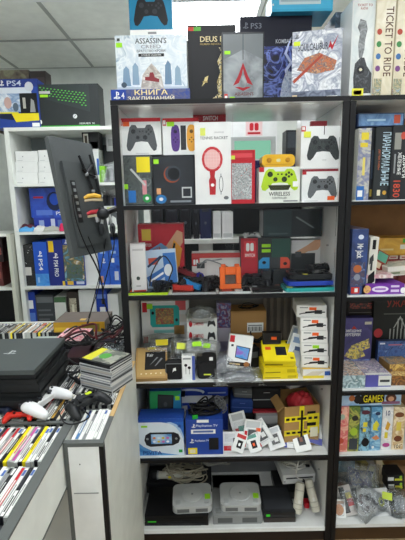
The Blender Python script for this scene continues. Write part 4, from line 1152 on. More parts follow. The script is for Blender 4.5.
ptv = bx('console_box', 'dark blue box with white label and black device picture on fourth shelf', 'console box', (186, 419.5, 223, 461), 1.675, S4, .09, M('#22418f'),
         front=[R(0, 0, 1, 1, M('#25469a')), R(.14, .6, .8, .72, WHITE), R(.2, .63, .74, .69, M('#5a6ea8')), T('PlayStation TV', .28, .78, .86, .86, M('#dbe4f4')), ('ps', .16, .77, .27, .88, WHITE), ('ps', .1, .33, .22, .46, WHITE), T('PlayStation TV', .24, .36, .62, .43, M('#dbe4f4')),
                R(.05, .02, .3, .2, YEL), R(.1, .05, .25, .15, M('#e6dfc0')), R(.62, .14, .88, .48, M('#16181d'))], st=[(.3, .92, .62, 1., WHITE)])
coil('black cable bundle with green plug on the dark blue boxes', (xy(203, 416, 1.74), 1.725, TOP[ptv.name]), .075, .035, .075, INKB, .0042, 8, 11)
mb = MB(); mb.box(-.012, .012, -.006, .006, 0, .014, M('#2fae3a')); tag(mb.build('plug', None, False, (xy(195, 415, 1.70), 1.685, TOP[ptv.name] + .001), (0, 0, .4)), 'small green plug in front of the black cable bundle', 'plug')
coil('grey cable hank hanging at right of the black cable bundle', (xy(220, 418, 1.78), 1.80, S4 + .14), .035, .03, .10, M('#8a8c8e'), .003, 8, 13)
t = bx('camera', 'black camera accessory between the boxes at top of fourth shelf', 'camera', (173, 396, 185, 411), 1.80, S4 + .225, .05, M('#1b1c1f'), front=[('e', .5, .5, .3, .25, M('#0c0c0e', .1)), ('e', .45, .56, .1, .08, M('#3a4a6a'))])
bx('adapter_box', 'small white adapter under the black camera accessory', 'adapter', (176, 411, 187, 418), 1.80, S4, .05, M('#d8dad9'))


def casebox(name, label, cat, px, Y, base, d, m, band=None, yaw=0, roll=0, r=.015):
    o = bx(name, label, cat, px, Y, base, d, m, yaw=yaw, roll=roll)
    o.modifiers.new('b', 'BEVEL').width = r
    o.modifiers['b'].segments = 3
    x0, y0, x1, y1 = px
    W = xy(x1, y1, Y) - xy(x0, y1, Y)
    H = TOP[o.name] - o.location.z
    mb = MB(); mb.box(-W * .46, W * .46, -.0012, .001, H * .45, H * .49, band or GREY); mb.build('zip', o)
    mb = MB(); mb.tube([(-W * .1, -.004, H * .8), (-W * .08, -.012, H * .84), (W * .08, -.012, H * .84), (W * .1, -.004, H * .8)], .002, band or GREY); mb.build('handle', o)
    return o


cA = casebox('carry_case', 'dark blue zipped case at the back of fourth shelf', 'carry case', (231, 414, 255, 434), 1.84, S4, .13, M('#17181c', .7), M('#30343c'))
cB = casebox('carry_case', 'blue zipped case stacked on the black one at fourth shelf', 'carry case', (230, 400, 253, 414), 1.84, TOP[cA.name], .12, M('#233f7d', .7), M('#4a64a8'), roll=4)
casebox('carry_case', 'grey flat case on top of the blue zipped case', 'carry case', (233, 389, 254, 400), 1.85, TOP[cB.name], .1, M('#5d6062', .6), roll=5)
wr = bx('router_box', 'white grey flat boxes under the black red-edged case', 'box', (256, 414, 284, 434), 1.82, S4, .16, M('#a9acae'), front=[R(0, .48, 1, .52, M('#6f7274')), R(.05, .1, .95, .4, M('#b9bcbe')), R(.05, .58, .95, .92, M('#c2c5c6'))], fm={'top': M('#c9cbcb')})
cC = casebox('carry_case', 'black zipped case with red lower edge on the pale boxes', 'carry case', (252, 388, 281, 411), 1.84, TOP[wr.name] + .012, .12, M('#1a1a1d', .7), GREY)
bx('accessory_box', 'red flat box under the black zipped case', 'box', (253, 411, 281, 414.5), 1.83, TOP[wr.name] + .0005, .12, M('#a8303a'))
# cardboard box with tape
px = (284, 405, 320, 440)
xc_, xd_ = xy(px[0], 430, 1.72), xy(px[2], 430, 1.72)
Wc = xd_ - xc_
t = empty('cardboard_box', ((xc_ + xd_) / 2, 1.725, S4), 'open cardboard box with yellow and black tape on fourth shelf', 'cardboard box', None, (0, 0, .12))
Hc = at(302, 406, 1.725).z - S4
KB = M('#b08a55', .8)
mb = MB()
mb.box(-Wc / 2, Wc / 2, 0, .004, 0, Hc, KB); mb.box(-Wc / 2, Wc / 2, .17, .174, 0, Hc, KB)
mb.box(-Wc / 2, -Wc / 2 + .004, .004, .17, 0, Hc, KB); mb.box(Wc / 2 - .004, Wc / 2, .004, .17, 0, Hc, KB); mb.box(-Wc / 2 + .004, Wc / 2 - .004, .004, .17, 0, .004, KB)
mb.build('body', t)
mb = MB(); mb.T = Matrix.Translation((0, -.001, Hc)) @ Matrix.Rotation(.9, 4, 'X'); mb.box(-Wc / 2, -Wc / 2 + .001, -.002, 0, 0, .003, KB)
mb.T = Matrix.Translation((-Wc / 2, 0, Hc)) @ Matrix.Rotation(-.7, 4, 'Y'); mb.box(-.04, 0, .004, .17, 0, .003, KB); 
mb.build('flap', t)
mb = MB()
mb.deco(((-Wc / 2, 0, 0), (1, 0, 0), (0, 0, 1), (0, -1, 0)), Wc, Hc, [R(.42, 0, .56, 1, YEL), R(0, .28, 1, .42, M('#e6d22a')), R(0, .62, 1, .76, YEL), R(.66, .3, 1, .8, M('#e9d726'))] + [R(.04 + .16 * q, .66, .14 + .16 * q, .72, INKB) for q in range(6)] + [R(.06 + .16 * q, .33, .16 + .16 * q, .38, INKB) for q in range(6)] +
        [T('DNS', .62, .52, .92, .8, INKB) if False else R(.64, .5, .9, .58, INKB), R(.64, .8, .88, .86, INKB), R(.74, .22, .96, .46, M('#e6e2c8')), R(.46, .1, .52, .9, INKB)])
mb.build('tape', t)
bag('red plastic bag stuffed in the open cardboard box', ((xc_ + xd_) / 2 + .01, 1.80, S4 + Hc - .035), .12, .11, .06, (.15, 0, .2), 21, None, M('#b8323a', .35), cat='bag', name='red_bag')
bag('white plastic bag on the red one in the cardboard box', ((xc_ + xd_) / 2 - .005, 1.90, S4 + Hc + .02), .08, .06, .06, (.1, 0, .4), 22, None, M('#d8d4cc', .5), cat='bag', name='white_bag')
# knob
t = empty('thumb_ball', (xy(231, 433, 1.76), 1.76, S4), 'round tan ball left of the small memory card packs', 'ball')
mb = MB(); mb.ell((0, 0, .024), (.022, .022, .024), M('#a39a8c', .4)); mb.build('ball', t, True)
mb = MB(); mb.lathe([(.012, 0), (.01, .004)], DGREY, 12); mb.build('foot', t)
# small packs
CO = [R(0, 0, 1, 1, WHITE), R(.1, .72, .9, .95, M('#cdd2d4')), R(.25, .2, .75, .66, INKB), R(.45, .3, .7, .5, WHITE)]
PK = [((223, 444, 244, 460), 1.69, 0, .35, 'white card pack with black photo window at left front of fourth shelf', [R(0, 0, 1, 1, WHITE), R(.1, .5, .6, .9, M('#d9dcdd')), R(.5, .3, .95, .7, INKB), R(.6, .4, .8, .6, WHITE), R(.05, .05, .4, .3, RED)]),
      ((236, 428, 252, 456), 1.74, -14, .2, 'tall white card pack leaning behind the small memory packs', [R(0, 0, 1, 1, WHITE), R(.15, .75, .85, .95, LGREY), R(.4, .35, .9, .55, M('#4a9a8a')), R(.2, .4, .4, .5, RED)]),
      ((242, 433, 259, 458), 1.70, 8, .25, 'white pack with black memory card and orange sticker in the middle', CO + [R(.7, .62, .98, .74, ORA), R(.05, .05, .2, .6, RED)]),
      ((258, 437, 276, 458), 1.71, -32, .3, 'white pack of a small black chip leaning left on fourth shelf', CO + [R(.02, .02, .2, .3, RED)]),
      ((270, 444, 286, 459), 1.69, -20, .6, 'small white pack with a dark card right of the chip pack', CO),
      ((284, 441, 303, 459), 1.70, 6, .8, 'white and blue pack of black earphones right of centre', [R(0, 0, 1, 1, WHITE), R(0, 0, .15, 1, M('#3a4aa8')), ('e', .55, .5, .35, .3, M('#2a2620')), ('e', .55, .5, .25, .18, M('#6a5f4a'))]),
      ((301, 437, 322, 457), 1.72, 20, .8, 'white and violet pack with brown device at right front', [R(0, 0, 1, 1, WHITE), R(0, 0, 1, .2, M('#6a6fb8')), R(.3, .35, .7, .7, M('#7a4a3a')), R(.05, .7, .3, .95, M('#4a5ab0'))])]
for px, Y, rl, ln, lb, ops in PK:
    x0, y0, x1, y1 = px
    a, b = xy(x0, y1, Y), xy(x1, y1, Y)
    hgt = (at(x0, y0, Y).z - at(x0, y1, Y).z) / math.cos(ln)
    cardpack(lb, ((a + b) / 2, Y, S4 + .001 + abs(math.sin(math.radians(rl))) * (b - a) / 2), (b - a), hgt, (-ln, math.radians(rl), 0), ops, group='small white card packs', blister=(.2, .15, .8, .7, FILM('#eef2f4', .12, .08, 'blister_plastic')))
bx('accessory_pack', 'black and white pack lying behind the small memory packs', 'pack', (262, 429, 285, 440), 1.76, S4, .03, M('#2b2b2e'), front=[R(.05, .1, .95, .5, M('#8a3a34')), R(.05, .55, .95, .9, M('#d4d6d6'))])

# ------------------------------------------------------------------ cabinet, bottom shelf: old consoles
def console(name, label, x0, x1, y0, y1, z, h, m, r, parts, yaw=0, bev=.004):
    W, D = x1 - x0, y1 - y0
    t = empty(name, ((x0 + x1) / 2, (y0 + y1) / 2, z), label, 'game console', None, (0, 0, math.radians(yaw)))
    mb = MB(); mb.rprism(0, 0, W, D, r, 0, h, m); bevel(mb.build('body', t), bev, 3)
    for p in parts:
        nm, kind, u0, v0, u1, v1, mm, z0, z1 = p
        mb = MB()
        if kind == 'r':
            mb.rprism(-W / 2 + (u0 + u1) / 2 * W, -D / 2 + (v0 + v1) / 2 * D, (u1 - u0) * W, (v1 - v0) * D, .004, z0, z1, mm)
        elif kind == 'c':
            rr = (u1 - u0) * W / 2
            mb.lathe([(rr, z0), (rr, z1 - .001), (rr * .96, z1)], mm, 28, (-W / 2 + (u0 + u1) / 2 * W, -D / 2 + (v0 + v1) / 2 * D, 0))
        elif kind == 'f':
            mb.box(-W / 2 + u0 * W, -W / 2 + u1 * W, -D / 2 - .0016, -D / 2 + .001, v0 * h, v1 * h, mm)
        mb.build(nm, t)
    TOP[t.name] = z + h
    return t


K2 = M('#131315', .35)
p2 = console('game_console', 'big black ribbed game console lying at left of the bottom shelf', xy(145, 525, 1.67), xy(209, 527, 1.67), 1.672, 1.87, S5, .052, K2, .006,
             [('disc_slot', 'f', .3, .72, .92, .84, M('#070708'), 0, 0), ('lower_step', 'f', .0, .0, .88, .3, M('#1d1d20'), 0, 0), ('groove', 'f', .0, .30, 1, .335, M('#050506'), 0, 0), ('groove', 'f', .0, .55, 1, .575, M('#050506'), 0, 0), ('port', 'f', .08, .08, .2, .22, M('#050506'), 0, 0), ('port', 'f', .24, .08, .36, .22, M('#050506'), 0, 0),
              ('logo', 'f', .02, .02, .16, .08, M('#2a3a9a'), 0, 0), ('price_sticker', 'f', .05, .36, .18, .46, M('#3fdc2e'), 0, 0)], yaw=-1, bev=.002)
PW = M('#b9bcbb', .4)


def psone(label, x0, x1, y0, y1, z, yaw):
    return console('game_console', label, x0, x1, y0, y1, z, .036, PW, .028,
                   [('disc_lid', 'c', .24, .2, .76, .8, M('#c1c4c3', .4), .034, .041), ('lid_emblem', 'c', .47, .47, .53, .53, M('#8b9090'), .04, .0418), ('power_button', 'r', .08, .12, .2, .26, M('#a9adac'), .036, .041), ('open_button', 'r', .8, .12, .92, .26, M('#a9adac'), .036, .041),
                    ('controller_port', 'f', .12, .2, .42, .7, M('#6d7070'), 0, 0), ('controller_port', 'f', .58, .2, .88, .7, M('#6d7070'), 0, 0), ('price_sticker', 'r', .82, .3, .96, .5, GRN, .036, .039)], yaw, .009)


psone('white rounded game console lying on the big black console', xy(172, 512, 1.69), xy(212, 512, 1.69), 1.685, 1.845, TOP[p2.name] + .001, 2)
p1 = console('game_console', 'flat grey game console at the middle of the bottom shelf', xy(213, 526, 1.67), xy(262, 526, 1.67), 1.673, 1.86, S5, .047, M('#8f9291', .5), .006,
             [('disc_lid', 'c', .22, .2, .78, .9, M('#989b9a', .5), .044, .050), ('controller_port', 'f', .1, .2, .4, .75, M('#5d6060'), 0, 0), ('controller_port', 'f', .6, .2, .9, .75, M('#5d6060'), 0, 0), ('power_button', 'r', .06, .1, .18, .24, M('#7d807f'), .044, .051), ('open_button', 'r', .82, .1, .94, .24, M('#7d807f'), .044, .051),
              ('price_sticker', 'r', .84, .5, .95, .66, GRN, .044, .0485)])
psone('white rounded game console lying on the flat grey console', xy(221, 512, 1.69), xy(262, 511, 1.69), 1.69, 1.85, TOP[p1.name] + .0036, -1)
GLD = FILM('#5a5d60', .45, .08, 'smoked_plastic')
t = console('game_console', 'dark smoked flat console with a green sticker at right of bottom shelf', xy(264, 525, 1.67), xy(296, 525, 1.67), 1.68, 1.86, S5, .055, M('#2c2d2f', .25), .004,
            [('front_flap', 'f', .0, .0, 1, .45, M('#3a3430', .2), 0, 0), ('groove', 'f', 0, .45, 1, .48, M('#0c0c0d'), 0, 0), ('price_sticker', 'f', .08, .6, .2, .8, M('#3fdc2e'), 0, 0), ('lid', 'r', .06, .1, .94, .9, M('#34363a', .2), .053, .057), ('disc_slot', 'f', .1, .85, .9, .9, M('#0c0c0d'), 0, 0)], bev=.002)
wi = console('game_console', 'white slim console with a dark disc slot behind the smoked one', xy(281, 492, 1.80), xy(314, 490, 1.80), 1.80, 2.0, S5 + .115, .05, M('#cfd1d0', .35), .004,
             [('disc_slot', 'f', .1, .55, .92, .68, M('#2a2c2e'), 0, 0), ('power_button', 'f', .03, .2, .08, .32, GREY, 0, 0)], yaw=4)
bx('carton', 'black carton under the white slim console', 'carton', (276, 492, 316, 520), 1.83, S5, .17, M('#232426'))


def microphone():
    a, b = at(158, 484, 1.92), at(192, 485, 1.92)
    t = empty('microphone', (a.x, a.y, TOP[t_m.name] + .027), 'pale toy microphone with a black head lying at left of bottom shelf', 'microphone')
    L = b.x - a.x
    mb = MB(); mb.lathe([(.020, 0), (.019, L * .3), (.015, L)], M('#cfcfc4', .4), 16, (0, 0, 0), 'x'); mb.build('handle', t, True)
    mb = MB(); mb.ell((-.018, 0, 0), (.026, .026, .026), M('#17171a', .5)); mb.build('head', t, True)
    mb = MB(); mb.lathe([(.0225, -.002), (.0225, .006)], GREY, 16, (0, 0, 0), 'x'); mb.build('collar', t)
    mb = MB(); mb.box(L * .32, L * .42, -.0195, -.0165, -.006, .006, YEL); mb.build('price_sticker', t)


t_m = t = bx('carton', 'dark flat carton behind the big black console', 'carton', (146, 483, 212, 516), 1.89, S5, .14, M('#202123'))
microphone()
coil('beige controller cable heap behind the white rounded console', (xy(185, 470, 1.90), 1.93, TOP[t.name]), .12, .07, .12, M('#a49e8c'), .0036, 11, 31)
coil('grey cable heap behind the middle of the bottom shelf', (xy(216, 472, 1.92), 1.94, S5 + .15), .09, .06, .13, M('#8d8d88'), .0038, 9, 33)
bx('carton', 'dark carton under the grey cable heap', 'carton', (213, 490, 262, 520), 1.90, S5, .12, M('#2a2a2c'))
coil('white thin cable on the white slim console', (xy(296, 472, 1.85), 1.87, TOP[wi.name]), .07, .04, .04, M('#c3c3bb'), .003, 5, 35)
wire('white cable hanging in front of the white slim console', [(xy(285, 478, 1.78), 1.79, .40), (xy(291, 468, 1.78), 1.785, .44), (xy(298, 478, 1.78), 1.78, .36), (xy(296, 492, 1.76), 1.77, .27), (xy(304, 500, 1.74), 1.77, .24)], .003, M('#c9c9c2'))
bag('blue plastic wrapped thing behind the right white rounded console', (xy(252, 478, 1.92), 1.93, .34), .10, .07, .06, (.3, 0, .1), 41, None, M('#3d6a9a', .4), cat='bag', name='blue_bag')
bx('carton', 'dark carton under the blue wrapped thing', 'carton', (244, 484, 266, 500), 1.88, S5, .13, M('#232325')) if False else None


def rollc(label, p0, p1, r):
    a, b = Vector(p0), Vector(p1)
    t = empty('motion_controller', tuple(a), label, 'controller', 'pale tube controllers')
    d = b - a
    mb = MB(); mb.tube([(0, 0, 0), d * .05, d * .95, d], [r * .9, r, r, r * .85], M('#cdcabb', .5), 14); mb.build('body', t, True)
    n = d.normalized()
    mb = MB(); mb.tube([-n * .001, n * .0005], [r * .55, r * .55], M('#5a5648'), 14); mb.build('socket', t)
    mb = MB(); mb.tube([d * .4 + Vector((0, -r, .2 * r)), d * .5 + Vector((0, -r, .2 * r))], .006, M('#dcdcd4'), 8); mb.build('button', t)
    for q in (.15, .3, .75):
        mb = MB(); mb.tube([d * q, d * q + n * .004], r * 1.03, M('#aeab9c'), 14); mb.build('ring', t)


rollc('left pale tube controller standing on the bottom shelf', (xy(297, 512, 1.70), 1.70, S5 + .03), (xy(300, 494, 1.76), 1.76, S5 + .15), .022)
rollc('right pale tube controller leaning on the cabinet side', (xy(316, 520, 1.71), 1.71, S5 + .03), (xy(308, 490, 1.77), 1.775, S5 + .155), .021)
mb = MB(); mb.rprism(0, 0, .025, .035, .006, 0, .03, RED); tag(mb.build('red_block', None, False, (xy(305, 505, 1.80), 1.78, S5)), 'small red piece between the pale tube controllers', 'block')

# ------------------------------------------------------------------ board game shelf: first compartment
A1 = ART(['#3a5a9a', '#6a8ac0', '#2a3a6a', '#8aa6cc', '#4a6a8a'], 16, 2, 1)
w1 = bx('board_game_box', 'white and yellow board game box with blue foot at left of top right shelf', 'board game', (357.5, 128, 370, 200), 1.68, Q1, .29, M('#d9dad2'),
        front=[R(0, 0, 1, 1, ART(['#9fa2aa', '#7a7fa0', '#c4c2b4', '#8c8aa0'], 18, 1.5, 4)), R(0, 0, .62, .2, M('#2d6ab4')), R(.2, .84, .8, .94, M('#e0cc3a')), R(.15, .74, .75, .8, M('#d9c23a')), R(.4, .35, .6, .6, M('#e2d06a')), R(.1, .05, .5, .14, WHITE)])
w2 = bx('board_game_box', 'thin dark board game box between white-yellow and black lettered boxes', 'board game', (370.3, 128, 374, 200), 1.70, Q1, .29, M('#1c2026'), front=[R(.2, .05, .8, .15, M('#a08a3a')), R(.2, .3, .8, .7, M('#2d3a4a'))])
w3 = bx('board_game_box', 'black board game box with pale blue vertical Russian lettering', 'board game', (374.3, 127, 391, 200), 1.69, Q1, .29, M('#24282a'),
        front=[R(.03, .02, .97, .98, M('#2a2f31')), T('ПАРАНОРМАЛЬНЫЕ', .42, .2, .92, .93, M('#bcd6e2'), -90), T('ДЕТЕКТИВЫ', .2, .42, .32, .7, M('#b9603a'), -90), R(.25, .06, .45, .14, M('#d8d2b8')), ('e', .7, .1, .12, .03, M('#c99a3a'))])
w4 = bx('board_game_box', 'black board game box with white panels and red numerals', 'board game', (391.3, 125, 412, 200), 1.68, Q1, .29, M('#26282c'),
        front=[R(.1, .68, .42, .9, M('#8f8f88')), T('ЖЕЛЕЗНЫЕ', .3, .34, .48, .64, WHITE, -90), T('ДОРОГИ', .52, .3, .7, .6, WHITE, -90), T('1830', .16, .03, .5, .26, M('#c9503a'), -90), R(.12, .36, .2, .62, GREY), ('e', .5, .86, .12, .05, M('#b5483a'))])
bx('board_game_box', 'blue board game box lying across the upright boxes on top right shelf', 'board game', (358, 113, 404, 127), 1.70, w4, .26, M('#2c3f66'), front=[R(.02, .06, .98, .94, ART(['#3d5f92', '#6a90ba', '#4a6f9a', '#8fb0c8'], 14, 1, 6)), R(.78, .2, .92, .85, M('#b5503a')), R(.2, .4, .6, .55, M('#9ab8cc'))])
# second compartment
bx('board_game_box', 'tall dark blue board game box with white letters and orange figure', 'board game', (351, 229, 367, 297), 1.68, Q2, .26, M('#2a3862'),
   front=[R(0, 0, 1, 1, ART(['#26345e', '#2f4275', '#3a4f88'], 12, 1, 2)), T('Mr Jack', .22, .56, .72, .78, WHITE, -90), ('e', .55, .88, .17, .035, M('#cdd6e6')), R(0, .14, .9, .5, ART(['#3a4a78', '#5a4a5a', '#2c3a62', '#7a8ab0'], 30, 2, 4)), ('e', .42, .4, .26, .06, M('#b5663a')), ('e', .42, .27, .2, .05, M('#8a90a0')), R(.08, .02, .6, .12, M('#c9382e')), R(.3, .04, .5, .1, WHITE)], fm={'top': M('#7a6a78')})
bx('board_game_box', 'white board game box with black lettering leaning by the dark blue box', 'board game', (367.5, 237, 376, 283), 1.70, Q2 + .005, .2, M('#d8d6cc'), front=[R(.3, .78, .7, .95, INKB), ('p', [(.1, .1), (.9, .2), (.8, .4), (.1, .3)], INKB), ('p', [(.1, .5), (.6, .58), (.5, .7), (.1, .62)], M('#3a3d40')), R(.25, .4, .5, .6, DGREY)], roll=2)
r0 = bx('board_game_box', 'white and pink board game box lying on the purple one', 'board game', (363, 274.5, 393, 284), 1.70, Q2 + .066, .22, M('#d5c9c8'), front=[R(0, 0, 1, 1, ART(['#d9cfcc', '#c48a98', '#ece6e2', '#b58a80'], 20, 1, 1))], top=[R(0, 0, 1, 1, ART(['#e2dcd6', '#b97a86', '#d6cfc8', '#a58a78'], 14, 1.5, 2))])
bx('board_game_box', 'purple board game box with a white oval at bottom of second right shelf', 'board game', (362, 284, 404, 298), 1.68, Q2, .24, M('#6a2f92'),
   front=[R(0, 0, 1, 1, M('#7434a0')), ('e', .43, .5, .2, .3, M('#e6dcee')), R(.3, .4, .56, .6, M('#a070c0')), ('e', .12, .5, .09, .4, ART(['#c97a3a', '#e0b070', '#8a4a2a'], 50, 1, 1)), R(.68, .66, .88, .86, M('#d8c9e4')), R(.68, .2, .88, .44, M('#d8c9e4')), ('e', .97, .35, .06, .3, WHITE)])
bx('board_game_box', 'mustard board game box with green corner at back of second right shelf', 'board game', (376, 238, 420, 253), 1.86, Q2 + .14, .12, M('#c08a2c'), front=[R(0, .1, 1, 1, ART(['#c48c2a', '#d9a83e', '#b57e24'], 10, 1, 3)), R(.6, .72, .85, .96, M('#4aa43a')), R(.55, .36, .95, .62, M('#e0dcd0')), R(.1, .3, .4, .4, M('#e0c88a'))])
for k, (a, b, lb) in enumerate(((377, 386.5, 'left maroon box in the row under the mustard box'), (387, 397, 'middle maroon box in the row under the mustard box'), (398, 409, 'right maroon box in the row under the mustard box'))):
    bx('card_game_box', lb, 'card game', (a, 253.5, b, 298), 1.87, Q2, .09, M('#7a2f30'), front=[R(.05, .82, .95, .97, M('#d0c4b8')), R(.2, .86, .8, .9, M('#a5463f')), R(0, .5, 1, .8, M('#8e3434'))], group='maroon boxes in a row')
bx('board_game_box', 'white grey board game box tilted at right of second right shelf', 'board game', (388, 266, 418, 284), 1.74, Q2 + .07, .18, M('#d9d6cc'), front=[R(.02, .1, .9, .5, M('#b9b2a2')), R(.1, .2, .4, .4, M('#6a7a5a'))], top=[R(.05, .05, .95, .95, ART(['#b9b5a8', '#8a9a8a', '#d9d2c4', '#7a6a5a'], 14, 1, 3))], roll=-4)
cardpack('green and red folded rule booklet in front of maroon boxes', (xy(378, 276, 1.78), 1.79, Q2 + .085), .07, .09, (-.2, .5, .2), [R(0, 0, 1, 1, M('#8e3a30')), R(.1, .5, .9, .95, M('#5aa48a')), R(.2, .1, .6, .4, M('#e0d2b4'))], name='rule_booklet', cat='booklet')
# third compartment
bx('board_game_box', 'black board game box with red lettering at back left of third right shelf', 'board game', (346, 299, 373, 384), 1.90, Q3, .1, M('#211a1a'), front=[R(.08, .86, .88, .94, ART(['#8a3026', '#211a1a', '#8a3026'], 90, 1, 2, hard=True)), R(.05, .8, .95, .81, M('#6a6460'))])
bx('board_game_box', 'violet board game box with yellow starship artwork on third right shelf', 'board game', (343, 318, 371, 384), 1.84, Q3, .04, M('#33305e'),
   front=[R(0, 0, 1, 1, ART(['#2c2a52', '#4a4480', '#35335f'], 10, 1, 5)), ('p', [(.05, .3), (.3, .5), (.6, .56), (.9, .62), (.95, .45), (.7, .4), (.8, .3), (.4, .22)], ART(['#d9b43a', '#e8d67a', '#8a7a4a', '#5a5aa8'], 40, 2, 2)), R(0, 0, 1, .24, ART(['#5a6ab0', '#8a9ac8', '#3a4488', '#d0d4e0'], 30, 1, 4)),
          T('ЗВЁЗДНЫЕ', .06, .74, .62, .8, WHITE), T('ИМПЕРИИ', .06, .67, .58, .73, WHITE), ('p', [(.25, .8), (.35, .86), (.45, .8)], M('#b5382e')), R(.72, .88, .96, .93, M('#c9c4b0'))])
bx('board_game_box', 'black board game box with red disc and pale temple drawing', 'board game', (372, 297, 412, 384), 1.88, Q3, .08, M('#1e201f'),
   front=[T('УЖАС', .3, .86, .95, .97, M('#8e3026')), ('e', .14, .5, .11, .065, M('#b53a3e')), R(.25, .76, .9, .775, M('#5a5c58'))] + [R(.42 + .09 * q, .38, .45 + .09 * q, .56, M('#9a9c98')) for q in range(6)] + [R(.38, .36, .94, .38, M('#9a9c98')), ('p', [(.5, .57), (.66, .74), (.82, .57), (.79, .57), (.66, .7), (.53, .57)], M('#9a9c98')), R(.6, .56, .63, .7, M('#9a9c98')), R(.7, .56, .73, .7, M('#9a9c98'))])
bx('board_game_box', 'blue board game box leaning in front of the black temple box', 'board game', (377, 341, 411, 384), 1.83, Q3, .025, M('#2c3c66'), front=[R(0, 0, 1, 1, ART(['#243054', '#4a6aa4', '#31427a', '#7a98c4'], 20, 2, 5)), R(.3, .86, .7, .9, M('#b56a7a')), R(.05, .9, .2, .95, M('#d8d8e0'))])
f1 = bx('board_game_box', 'pale teal flat board game box at left front of third right shelf', 'board game', (342, 375.5, 365, 390), 1.675, Q3, .17, M('#a9bcc4'), front=[R(0, 0, 1, 1, ART(['#8fb0b8', '#c9d9dc', '#5a7a80', '#e0e6e4'], 30, 1, 2))], top=[R(0, 0, 1, 1, ART(['#9ab4bc', '#5a6a7a', '#c9a58a', '#e2e0da', '#6a7a98'], 30, 2, 3))])
bx('board_game_box', 'violet and white flat board game box at middle of third right shelf', 'board game', (365.5, 375, 391, 390), 1.68, Q3, .18, M('#6a6aa8'), front=[R(0, 0, .5, 1, M('#5a58a4')), R(.5, .1, 1, .95, M('#dcdcd6')), T('BOARD', .56, .36, .94, .66, DGREY) if False else R(.56, .4, .94, .6, DGREY)], top=[R(0, 0, 1, 1, ART(['#8a8ab0', '#c4b4c0', '#5a5a80', '#e0dcd8', '#a5685a'], 30, 2, 6)), R(.02, .02, .98, .12, M('#d8d8d4'))])
g1 = bx('board_game_box', 'lower brown and gold flat board game box at right of third right shelf', 'board game', (391.5, 376, 414, 390), 1.69, Q3, .16, M('#5a3a24'), front=[R(0, 0, 1, 1, ART(['#6a4226', '#a5703a', '#4a2c1a', '#c9985a'], 30, 1, 2))], top=[R(0, 0, 1, 1, ART(['#c9a04a', '#7a4a26', '#e0c88a', '#4a5a5a'], 30, 2, 4))])
bx('board_game_box', 'upper gold flat board game box at right of third right shelf', 'board game', (389, 364, 412, 376.5), 1.74, g1, .12, M('#8a6a3a'), front=[R(0, 0, 1, 1, ART(['#b5863a', '#e0be6a', '#7a4a2a', '#4a5a62'], 30, 1, 7))], top=[R(0, 0, 1, 1, ART(['#8a5a3a', '#5a6a70', '#c49a5a', '#3a2a22'], 30, 2, 8))], yaw=5)
# fourth compartment
SP = [(335.5, 348, '#e0909a', ['#e89a9a', '#d9686a', '#efc0a8', '#e2a0b0'], 'pink spined'), (348.5, 359, '#6a8a3a', ['#8aa44a', '#4a6a34', '#b5b55a', '#3a3a30'], 'green spined'), (359.5, 370, '#3a6a8a', ['#5aa0c8', '#2a3a4a', '#8ac0d8', '#3a2a3a'], 'blue and black spined'),
      (370.5, 381, '#6aa4cc', ['#7ab8dc', '#4a86b4', '#a5d0e4', '#5a98c0'], 'light blue spined'), (381.5, 392, '#dcdcd8', ['#ececea', '#d4d8dc', '#f2f0ec', '#c8b8c4'], 'white spined'), (392.5, 404, '#d9c49a', ['#e2d0a8', '#c9a878', '#efe2c4', '#b58a5a'], 'beige spined')]
tops = []
for k, (a, b, c, art, lb) in enumerate(SP):
    ex = {0: [('e', .5, .78, .2, .06, M('#a8bfae')), R(.25, .86, .45, .92, M('#c23a3a')), ('e', .4, .25, .3, .07, M('#c9503a')), R(.1, .04, .9, .16, M('#d87a6a'))],
          1: [('e', .55, .75, .3, .06, M('#2e2c28')), ('e', .5, .45, .35, .09, M('#a5c23a')), R(.1, .05, .9, .3, M('#3a4048'))],
          2: [('e', .5, .88, .4, .05, M('#5a2a3a')), ('e', .6, .2, .35, .1, INKB), R(.3, .55, .7, .66, M('#e0d03a')), R(.3, .44, .6, .52, M('#e0d03a'))],
          3: [('e', .6, .85, .25, .04, M('#2a3a5a')), ('p', [(.2, .6), (.5, .7), (.8, .6), (.6, .5), (.8, .45), (.2, .48)], M('#d9d23a')), ('p', [(.1, .3), (.6, .36), (.9, .28), (.5, .24)], M('#d98a5a')), ('e', .3, .08, .12, .03, WHITE)],
          4: [T('10', .3, .8, .7, .92, M('#2c3a6a')), ('p', [(.3, .5), (.5, .68), (.8, .6), (.6, .45)], M('#d9a53a')), R(.3, .28, .6, .42, M('#e0cc3a')), ('e', .5, .12, .35, .05, M('#b54a8a'))],
          5: [('e', .5, .82, .4, .06, M('#7a4a2e')), R(.3, .45, .7, .65, M('#e0cc5a')), ('e', .5, .26, .35, .07, M('#6a3a22')), T('101', .25, .03, .75, .12, M('#4a2a1a'))]}[k]
    o = bx('board_game_box', lb + ' board game box standing under the blue lying box', 'board game', (a, 407, b, 457), 1.68 + .002 * k, Q4, .24, M(c), front=[R(.0, .0, 1, 1, ART(art, 18, 1.5, k))] + ex)
    tops.append(TOP[o.name])
gm = bx('board_game_box', 'blue board game box with big yellow lettering lying on upright boxes', 'board game', (341, 393, 401, 407.5), 1.69, max(tops) + .0005, .24, M('#7fa4d4'),
        front=[R(0, 0, 1, 1, ART(['#8ab4e0', '#b9d4ec', '#9abce4'], 10, 1, 3)), ('p', [(.3, .1), (.72, .2), (.72, .92), (.34, .95)], INKB), T('GAMES', .37, .24, .7, .84, M('#f4e62a')), ('e', .28, .5, .07, .35, M('#1c1c22')), ('e', .18, .6, .05, .25, M('#b56a3a')), ('e', .83, .55, .09, .38, M('#5a3226')), ('e', .83, .5, .05, .2, M('#d9a584')), R(.68, .08, .98, .3, M('#8a5a7a'))])
